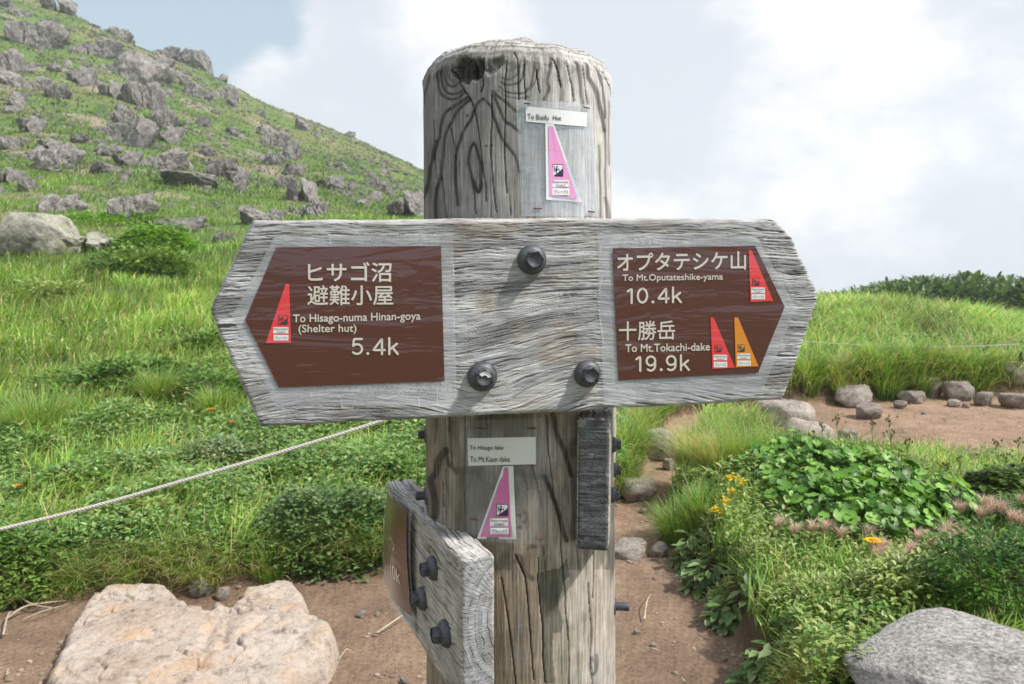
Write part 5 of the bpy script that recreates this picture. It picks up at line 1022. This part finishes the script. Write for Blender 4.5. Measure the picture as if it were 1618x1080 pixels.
for (px, py, w, h, lb) in [(1190, 900, 150, 40, 'fine leaved clump left of the yellow flower'), (1290, 960, 160, 40, 'fine leaved clump in the middle of the right bank'), (1260, 1040, 130, 36, 'straw coloured clump beside the granite boulder'), (1130, 850, 110, 40, 'bright green clump behind the oval leaved plants')]:
    shrub('low_herb', px, py, w, h, lb, YG, (.014, .026), 1700, M_LEAF, .3, cat='plant')

# ---- tussocks
def tussock(px, py, w, h, label, wts, n=900, group=None, lean=(.2, .9)):
    x, y, z = hit(px, py, 1.3); s = math.hypot(y, z - EYE) / FPX; W, Hh = w * s / 2, h * s; a = rnd(n, 0, 6.28); r = rnd(n) ** .7 * W * .6
    P = np.stack([r * np.cos(a), r * np.sin(a), 0 * a], -1); P[:, 2] = gz(P[:, 0] + x, P[:, 1] + y) - z - .01
    V, Q, T, C = blades(P, Hh * rnd(n, .6, 1.25), np.maximum(.0022 * rnd(n, .7, 1.3), .0007 * y), a + RNG.normal(0, .5, n), rnd(n, *lean), gcolor(n, wts), 3, 1.4)
    o = obj('grass_tussock', mesh('grass_tussock', V, [Q, T], M_GRASS, smooth=False, col=C), None, (x, y, z)); tag(o, label, 'grass tussock', group)
GT = [3, 3, 2, 3, 2, 1]; BT = [1, 1, 2, 1, 3, 4]
for (px, py, w, h, wt, lb) in [(1095, 735, 80, 78, BT, 'brownish tussock at the left end of the middle grass island'), (1135, 748, 90, 84, BT, 'tallest tawny tussock in the middle grass island'), (1180, 742, 90, 80, GT, 'green tussock in the middle grass island'), (1220, 735, 70, 64, GT, 'right tussock of the middle grass island'), (1150, 705, 90, 60, GT, 'rear tussock of the middle grass island'),
    (992, 720, 60, 70, GT, 'bright tussock beside the dark bolts of the right side board'), (985, 775, 46, 60, GT, 'tussock low on the left edge of the trail'), (1000, 675, 56, 40, BT, 'small tussock just under the crossboard right of the post'),
    (1070, 850, 90, 70, GT, 'fine green tussock at the near corner of the trail bend'), (1110, 815, 80, 56, GT, 'tussock behind the corner one at the trail bend'), (1215, 760, 70, 50, GT, 'tussock at the left end of the round leaves'), (1180, 800, 90, 50, GT, 'wispy tussock in front of the round leaves'),
    (265, 888, 60, 44, BT, 'straw coloured tuft hanging over the pale slab'), (360, 790, 70, 44, BT, 'reddish brown tuft right under the rope'), (590, 870, 80, 60, GT, 'tuft by the curling plastic of the side board'), (250, 800, 90, 60, GT, 'bright tuft crossing the rope'),
    (1275, 600, 60, 50, GT, 'tussock on the far bank right of the crossboard'), (1330, 610, 70, 44, BT, 'tawny tussock hanging over the far bank'), (1400, 608, 80, 60, GT, 'dark green tussock on the far bank'), (1450, 598, 70, 60, GT, 'tussock above the dark brown rock on the far bank'), (1540, 600, 80, 40, GT, 'tussock above the pointed pale stone'), (1285, 1070, 110, 60, BT, 'dry tussock at the bottom left of the granite boulder'),
    (128, 925, 60, 50, GT, 'green tuft at the upper left corner of the pale slab'), (205, 908, 70, 46, BT, 'half dry tuft over the back of the pale slab'), (330, 922, 60, 44, BT, 'tuft above the notch of the pale slab'), (425, 892, 80, 40, GT, 'tuft over the right hump of the pale slab'), (500, 890, 70, 44, GT, 'tuft at the bank foot right of the pale slab'),
    (250, 640, 60, 70, GT, 'pale grass tuft in front of the wide dark bush'), (60, 690, 110, 90, GT, 'tall grass at the left edge above the rope'), (340, 660, 60, 60, GT, 'pale grass tuft below the tip of the crossboard')]:
    tussock(px, py, w, h, lb, wt)

# ---- round leaved plants
def round_leaf_arrays(P, r, nrm, col):
    n = len(P); k = 11; nrm = nrm / np.linalg.norm(nrm, axis=1)[:, None]; t = np.cross(nrm, RNG.normal(size=(n, 3))); t /= np.linalg.norm(t, axis=1)[:, None]; b = np.cross(nrm, t)
    V = np.empty((n, k + 1, 3)); V[:, 0] = P - nrm * (r * .22)[:, None]
    for j in range(k):
        a = .30 + (2 * math.pi - .6) * j / (k - 1); rr = r * (1 + .04 * ((j % 2) * 2 - 1)); V[:, j + 1] = P + (np.cos(a) * rr)[:, None] * t + (np.sin(a) * rr)[:, None] * b + nrm * (r * .10 * (1 if j % 2 else -.3))[:, None]
    C = np.repeat(col[:, None], k + 1, 1); C[:, 0] *= 1.25; C[:, 1:] *= .95
    base = (np.arange(n) * (k + 1))[:, None]; T = np.concatenate([base + np.array([[0, j, j + 1]]) for j in range(1, k)]); return V.reshape(-1, 3), T, C.reshape(-1, 3)
RL = []
for row, (ya, xs) in enumerate([(735, [1225, 1262]), (748, [1215, 1250, 1290, 1325]), (768, [1235, 1275, 1320, 1360, 1395]), (795, [1250, 1295, 1340, 1385, 1430, 1465]), (822, [1300, 1345, 1390, 1435, 1475]), (850, [1345, 1390, 1430])]):
    for xx in xs: RL.append((xx + random.uniform(-8, 8), ya + 14 + random.uniform(-5, 5)))
def round_plant(px, py, k):
    x, y, z = hit(px, py, 1.3); e = empty('round_leaved_plant', (x, y, z), 'plant of glossy round cupped leaves in the patch behind the yellow flower', 'plant', 'round leaved plants on the right bank')
    n = 90; a = rnd(n, 0, 6.28); rr = rnd(n) ** .6 * .14; hh = rnd(n, .05, .18) * (1.1 - rr * 2.5); P = np.stack([rr * np.cos(a), rr * np.sin(a), hh], -1); P[:, 2] += gz(P[:, 0] + x, P[:, 1] + y) - z
    nm = np.stack([np.cos(a) * rnd(n, .1, .9) + .25, np.sin(a) * rnd(n, .1, .9) - .25, 0 * a + 1], -1); c = np.array([(.042, .125, .013), (.075, .19, .02), (.12, .265, .035), (.20, .36, .07)])[RNG.integers(0, 4, n)] * rnd(n, .8, 1.25)[:, None]
    V, T, C = round_leaf_arrays(P, .010 + .020 * rnd(n) ** 1.4, nm, c); obj('foliage', mesh('foliage', V, [T], M_GLOSS, smooth=True, col=C), e)
    B = Build()
    for i in range(0, n, 2): V, F = tube([[P[i, 0] * .3, P[i, 1] * .3, -.02], [P[i, 0] * .8, P[i, 1] * .8, P[i, 2] * .6], P[i]], .0016, 4); B.add(V, F, 0, True, (.12, .2, .05))
    obj('stems', B.mesh('stems', M_LEAF), e)
for k, (px, py) in enumerate(RL): round_plant(px, py, k)

# ---- flowers
M_STALK = leaf_mat('flower_stalk', .55, .3, .2)
def stalk(B, p0, p1, r=.0013, c=(.17, .24, .07), mi=0):
    p0, p1 = np.array(p0, float), np.array(p1, float); mid = (p0 + p1) / 2 + np.array([.006, -.004, .01]); V, F = tube([p0, mid, p1], [r * 1.2, r, r * .8], 5); B.add(V, F, mi, True, c)
def flower(name, px, py, pyb, label, head, cat='flower', group=None, y=None):
    """a stalk from the ground under (px, pyb) up to the head at (px, py)"""
    x, yy, z = hit(px, pyb, 1.3); top = at(px, py, yy); e = empty(name, (x, yy, z), label, cat, group); h = top - np.array([x, yy, z]); B = Build(); stalk(B, (0, 0, -.02), h); obj('stem', B.mesh('stem', M_STALK), e); head(e, h, yy); return e
def daisy(e, h, y, r=.018, c=(.78, .46, .015), n=13):
    B = Build(); a = np.arange(n) / n * 6.283 + .2; P = np.repeat(h[None], n, 0); V, T, C = leaves(P, np.full(n, r), a, np.full(n, .25), np.repeat(np.array([c]), n, 0) * rnd(n, .85, 1.1)[:, None], .42, .2, .2); B.add(V, T, 0, False, C); obj('petals', B.mesh('petals', M_PETAL), e)
    B = Build(); V, F = lathe([(r * .42, 0), (r * .38, r * .14), (r * .2, r * .22), (1e-4, r * .23)], 12, h, (0, -.4, 1)); B.add(V, F, 0, True, (.50, .26, .01)); obj('flower_centre', B.mesh('flower_centre', M_PETAL), e)
def cluster(e, h, y, r=.02, c=(.80, .60, .02)):
    B = Build()
    for _ in range(16):
        q = h + RNG.normal(0, r * .45, 3); a = np.arange(5) / 5 * 6.283 + random.random(); V, T, C = leaves(np.repeat(q[None], 5, 0), np.full(5, r * .42), a, np.full(5, .5), np.repeat(np.array([c]), 5, 0) * random.uniform(.8, 1.1), .6); B.add(V, T, 0, False, C)
    obj('flower_head', B.mesh('flower_head', M_PETAL), e)
def plume(e, h, y, r=.050):
    n = 80; az = RNG.normal(.35, .95, n); P = np.repeat(h[None], n, 0) + RNG.normal(0, .004, (n, 3)); c = np.array([(.56, .40, .34), (.66, .50, .44), (.45, .29, .24)])[RNG.integers(0, 3, n)] * rnd(n, .85, 1.15)[:, None]
    V, Q, T, C = blades(P, r * rnd(n, .5, 1.1), np.full(n, .0013), az, rnd(n, .6, 1.5), c, 3, .9); obj('plumes', mesh('plumes', V, [Q, T], M_PETAL, smooth=False, col=C), e)
def buds(e, h, y):
    B = Build()
    for _ in range(7):
        q = h + np.array([random.gauss(0, .012), random.gauss(0, .012), random.uniform(-.012, .012)]); stalk(B, h - np.array([0, 0, .03]), q, .0008); V, F = lathe([(.0012, 0), (.0042, .004), (.0038, .009), (.0015, .012)], 6, q, (0, 0, 1)); B.add(V, F, 0, True, (.20, .22, .06) if random.random() < .6 else (.16, .10, .04))
    obj('seed_heads', B.mesh('seed_heads', M_STALK), e)
flower('yellow_flower', 1380, 855, 905, 'bright yellow daisy like flower head in front of the round leaves', lambda e, h, y: (daisy(e, h, y, .030, (.85, .55, .01), 15), cluster(e, h + np.array([.008, 0, -.012]), y, .018, (.85, .52, .01))))
for (px, py, b, lb) in [(1132, 806, 850, 'lowest yellow blossom of the group at the trail bend'), (1157, 778, 830, 'middle yellow blossom of the group at the trail bend'), (1153, 754, 830, 'upper left yellow blossom at the trail bend'), (1170, 762, 830, 'upper right yellow blossom at the trail bend'), (1146, 792, 835, 'second lowest yellow blossom at the trail bend'), (1316, 803, 850, 'small yellow bud spike among the round leaves'), (1440, 783, 830, 'pale yellow blossom on top of the round leaves')]:
    flower('yellow_flower', px, py, b, lb, lambda e, h, y: cluster(e, h, y, .020), group='small yellow flowers on the right bank')
for (px, py, b, lb) in [(1349, 727, 760, 'orange blossom at the top of the round leaves'), (368, 666, 700, 'orange flower just left below the crossboard'), (333, 646, 680, 'flat orange flower below the crossboard tip'), (209, 770, 800, 'orange flower just above the rope'), (4, 832, 865, 'orange flower cut by the left edge at the rope'), (28, 767, 800, 'small orange flower near the left edge')]:
    flower('orange_flower', px, py, b, lb, lambda e, h, y: daisy(e, h, y, .026, (.80, .36, .02), 9))
for (px, py, b, lb) in [(184, 811, 840, 'white flower just under the rope'), (190, 804, 835, 'second white flower under the rope, slightly higher')]:
    flower('white_flower', px, py, b, lb, lambda e, h, y: daisy(e, h, y, .016, (.78, .78, .74), 6))
flower('blue_flower', 3, 905, 930, 'blue violet flower cut by the left edge', lambda e, h, y: cluster(e, h, y, .024, (.10, .09, .50)))
for k, (px, py, b) in enumerate([(1228, 832, 880), (1253, 842, 890), (1282, 838, 890), (1303, 838, 890), (1325, 848, 895), (1370, 845, 890), (1391, 868, 910), (1450, 853, 905), (1470, 862, 905), (1437, 872, 920), (1425, 882, 925), (1415, 893, 930), (1455, 893, 925), (1498, 838, 890), (1510, 848, 895), (1515, 806, 860), (1553, 797, 860), (1565, 808, 865), (1580, 806, 865), (1597, 822, 880), (1612, 795, 850), (1610, 826, 880), (1388, 912, 940), (1385, 880, 920), (1548, 815, 870), (1492, 852, 900)]):
    flower('plumed_seed_head', px, py, b, 'feathery pink seed head on a thin stalk on the right bank', plume, 'seed head', 'pink seed heads on the right bank')
for k, (px, py, b) in enumerate([(1284, 686, 740), (1299, 672, 740), (1322, 662, 740), (1407, 684, 745), (1405, 664, 740), (1377, 670, 740), (1432, 698, 760), (1492, 738, 780), (1516, 728, 780), (1608, 697, 760), (1588, 722, 770), (1482, 768, 800), (1615, 728, 770), (1400, 720, 760), (1573, 700, 750)]):
    flower('budding_stalk', px, py, b, 'thin stalk with a greenish brown bud cluster standing against the bare soil', buds, 'plant', 'budding stalks against the bare soil')
for (x0, y0, x1, y1, lb) in [(1075, 833, 1125, 890, 'straw stem leaning right over the trail corner'), (1310, 925, 1378, 968, 'dry straw stem across the right bank')]:
    a, b_ = hit(x0, y0 + 25, 1.3), hit(x1, y1 + 5, 1.3); A = np.array(at(x0, y0, a[1])); Bq = np.array(b_); B = Build(); V, F = tube([A - Bq, (A - Bq) * .5 + np.array([0, 0, .012]), (0, 0, 0)], [.001, .002, .0024], 6); B.add(V, F, 0, True, (.42, .40, .20)); tag(obj('dry_straw', B.mesh('dry_straw', M_STALK), None, tuple(Bq)), lb, 'straw')

# ---- roots and twigs by the left bank
def twig(pts, r, label, c=(.40, .33, .25), name='dry_root', group=None):
    W = np.array([hit(a, b, 1.3) for a, b in pts]); W[:, 2] += .012 + .02 * np.sin(np.linspace(0, 3.1, len(W))); o = W[0].copy(); Q = np.array(spl3(W - o)); V, F = tube(Q, np.linspace(r, r * .4, len(Q)), 6); B = Build(); B.add(V, F, 0, True, c)
    tag(obj(name, B.mesh(name, M_TWIGC), None, tuple(o)), label, 'root' if name == 'dry_root' else 'twig', group)
def spl3(P, k=6):
    Q = np.vstack([2 * P[0] - P[1], P, 2 * P[-1] - P[-2]]); o = []
    for i in range(1, len(Q) - 2):
        for t in np.arange(k) / k: a, b, c, d = Q[i - 1:i + 3]; o.append(.5 * (2 * b + (c - a) * t + (2 * a - 5 * b + 4 * c - d) * t * t + (3 * b - a - 3 * c + d) * t ** 3))
    return o + [P[-1]]
mt_, tt_, pp_ = mat('dry_twig'); gg_ = G(tt_); gg_.l(gg_.mix(1.0, gg_.attr(), gg_.ramp(gg_.noise(gg_.coord(), 120, 4), [(.3, g3(.6)), (.7, g3(1.2))]), 'MULTIPLY'), pp_.inputs['Base Color']); pp_.inputs['Roughness'].default_value = .9; M_TWIGC = mt_
for pts, r, lb in [([(8,985),(40,972),(75,966),(105,955)], .005, 'long grey root lying on the soil at the left edge'), ([(5,1010),(15,985),(30,975)], .004, 'short root stub at the left edge'), ([(25,940),(50,968),(95,968)], .004, 'bent root crossing the long grey one'), ([(38,985),(70,980),(110,960)], .0035, 'thin root beside the pale slab'),
      ([(120,880),(130,905),(140,925)], .005, 'pale root hanging from the bank above the slab'), ([(115,872),(122,898),(126,922)], .004, 'second pale root hanging from the bank'), ([(92,895),(100,912),(108,925)], .0035, 'short root hanging left of the pale ones'), ([(10,1075),(14,1062)], .003, 'stub at the lower left corner')]: twig(pts, r, lb)
for pts, r, lb in [([(596,1006),(618,998),(640,985),(652,981)], .0032, 'curved straw twig on the soil beside the side board'), ([(536,1048),(548,1042),(558,1038)], .0025, 'short straw twig right of the pale slab'), ([(1018,985),(1022,965),(1028,945)], .0028, 'upright twig on the trail right of the post'), ([(1030,1030),(1045,1036)], .002, 'tiny twig low on the trail')]: twig(pts, r, lb, (.55, .45, .32), 'straw_twig')

# ---- rope, cord and stakes
def rope_mesh(P, r, pitch, n=10, lobes=3):
    P = np.asarray(P, float); T = np.gradient(P, axis=0); T /= np.linalg.norm(T, axis=1)[:, None]; Uu = np.cross(T, [0, 0, 1.]); Uu /= np.linalg.norm(Uu, axis=1)[:, None]; Wv = np.cross(T, Uu); s = np.concatenate([[0], np.cumsum(np.linalg.norm(np.diff(P, axis=0), axis=1))]); B = Build()
    for k in range(lobes):
        ph = s / pitch * 2 * math.pi + k * 2 * math.pi / lobes; c = P + r * .48 * (np.cos(ph)[:, None] * Uu + np.sin(ph)[:, None] * Wv); V, F = tube(c, r * .56, 8); B.add(V, F, 0, True)
    return B
m_, t_, p_ = mat('white_rope'); g_ = G(t_); f_ = g_.noise(g_.coord(), 350, 4, .7); g_.l(g_.ramp(f_, [(.3, (.42, .40, .35)), (.7, (.66, .63, .57))]), p_.inputs['Base Color']); p_.inputs['Roughness'].default_value = .9; g_.l(g_.bump(f_, .5, .001), p_.inputs['Normal']); M_ROPE = m_
pts = np.array([at(px, py, 2.60 + .10 * (px / 800.0)) for px, py in [(-420, 915), (-200, 882), (0, 836), (150, 799), (300, 756), (440, 715), (580, 672), (700, 630), (812, 585)]]); Q = np.array(spl3(pts, 60)); o_ = pts[0].copy()
tag(obj('rope', rope_mesh(Q - o_, .0066, .036).mesh('rope', M_ROPE), None, tuple(o_)), 'white twisted rope strung low across the left meadow', 'rope')
M_IRON = plain('black_iron', (.02, .02, .022), .55, .4, .3)
def stake(name, px, pyt, pyb, Y, r, label, lean=0.0):
    a = at(px, pyt, Y); z = float(gz(a[0], Y)); B = Build(); V, F = tube([(-lean, 0, -.15), (0, 0, a[2] - z - .004), (0, 0, a[2] - z)], [r, r, r * .6], 10); B.add(V, F, 0, True)
    V, F = lathe([(r * 1.5, -.01), (r * 1.6, 0), (r * 1.5, .01), (r, .012)], 10, (0, 0, a[2] - z - .05), (0, 0, 1)); B.add(V, F, 0, True); tag(obj(name, B.mesh(name, M_IRON), None, (a[0], Y, z)), label, 'stake')
stake('rope_stake', 812, 575, 700, 2.70, .010, 'iron stake holding the rope end behind the post')
x_, y_, z_ = hit(1602, 604, 2); stake('iron_stake', 1614, 556, 604, y_, .010, 'thin black iron stake at the right edge of the picture', .09)
a_, b_ = at(1300, 541, y_ * 1.02), at(1614, 543, y_); q_ = np.array([a_ + (b_ - a_) * t + np.array([0, 0, -.03 * math.sin(math.pi * t)]) for t in np.linspace(-1.2, 1, 60)]); V, F = tube(q_ - b_, .0028, 6); B = Build(); B.add(V, F, 0, True); tag(obj('cord', B.mesh('cord', M_ROPE), None, tuple(b_)), 'thin pale cord strung across the far grass bank', 'cord')

# ---- dwarf pine thicket on the far right ridge
B = Build(); n = 1500
u = rnd(n, .36, .95); Y = rnd(n, 30, 60); X = u * Y; top = np.interp(u, [.36, .42, .455, .50, .56, .64, .95], [.0, .35, 1.0, 1.25, 1.5, 1.35, 1.3]) * (1 + .22 * f2(u * 40, Y * .3, 3)); zg = gz(X, Y)
m = top > .15; X, Y, top, zg = X[m], Y[m], top[m], zg[m]
for x, y, t, z in zip(X, Y, top, zg):
    k = 64; tp = EYE - .028 * y - (1.5 - t) * .9; hgt = max(tp - z, .5); hgt *= random.uniform(.75, 1.05); a = rnd(k, 0, 6.28); el = rnd(k, 0, 1.5); rr = rnd(k, .5, 1.0)
    P = np.stack([x + .75 * rr * np.cos(a) * np.cos(el), y + .75 * rr * np.sin(a) * np.cos(el), z + hgt * .12 + hgt * .88 * rr * np.sin(el)], -1)
    c = np.array([(.045, .10, .025), (.075, .145, .035), (.11, .19, .05)])[RNG.integers(0, 3, k)] * random.uniform(.8, 1.2); V, T, C = leaves(P, rnd(k, .22, .42), a, rnd(k, .2, 1.3), c, .45); B.add(V, T, 0, False, C)
tag(obj('dwarf_pine_thicket', B.mesh('dwarf_pine_thicket', M_LEAF)), kind='stuff')

# ------------------------------------------------------------------ the thin mountain haze
m, t, p = mat('thin_haze'); out = t.nodes['Material Output']; t.nodes.remove(p); v = t.nodes.new('ShaderNodeVolumePrincipled')
v.inputs['Color'].default_value = (.86, .91, 1.0, 1); v.inputs['Density'].default_value = .0011; v.inputs['Anisotropy'].default_value = .2
t.links.new(v.outputs[0], out.inputs['Volume'])
zt = float(Z.max()) + 12; zb = float(Z.min()) - 1.5
c8 = np.array([(x, y, z) for z in (zb, zt) for y in (-235, 345) for x in (-690, 690)], float)
hz = obj('haze', mesh('haze', c8, [[(0, 2, 3, 1), (4, 5, 7, 6), (0, 1, 5, 4), (2, 6, 7, 3), (0, 4, 6, 2), (1, 3, 7, 5)]], m, smooth=False)); tag(hz, kind='stuff')
scene.cycles.volume_bounces = 1; scene.cycles.volume_step_rate = 4.0; scene.cycles.volume_max_steps = 64
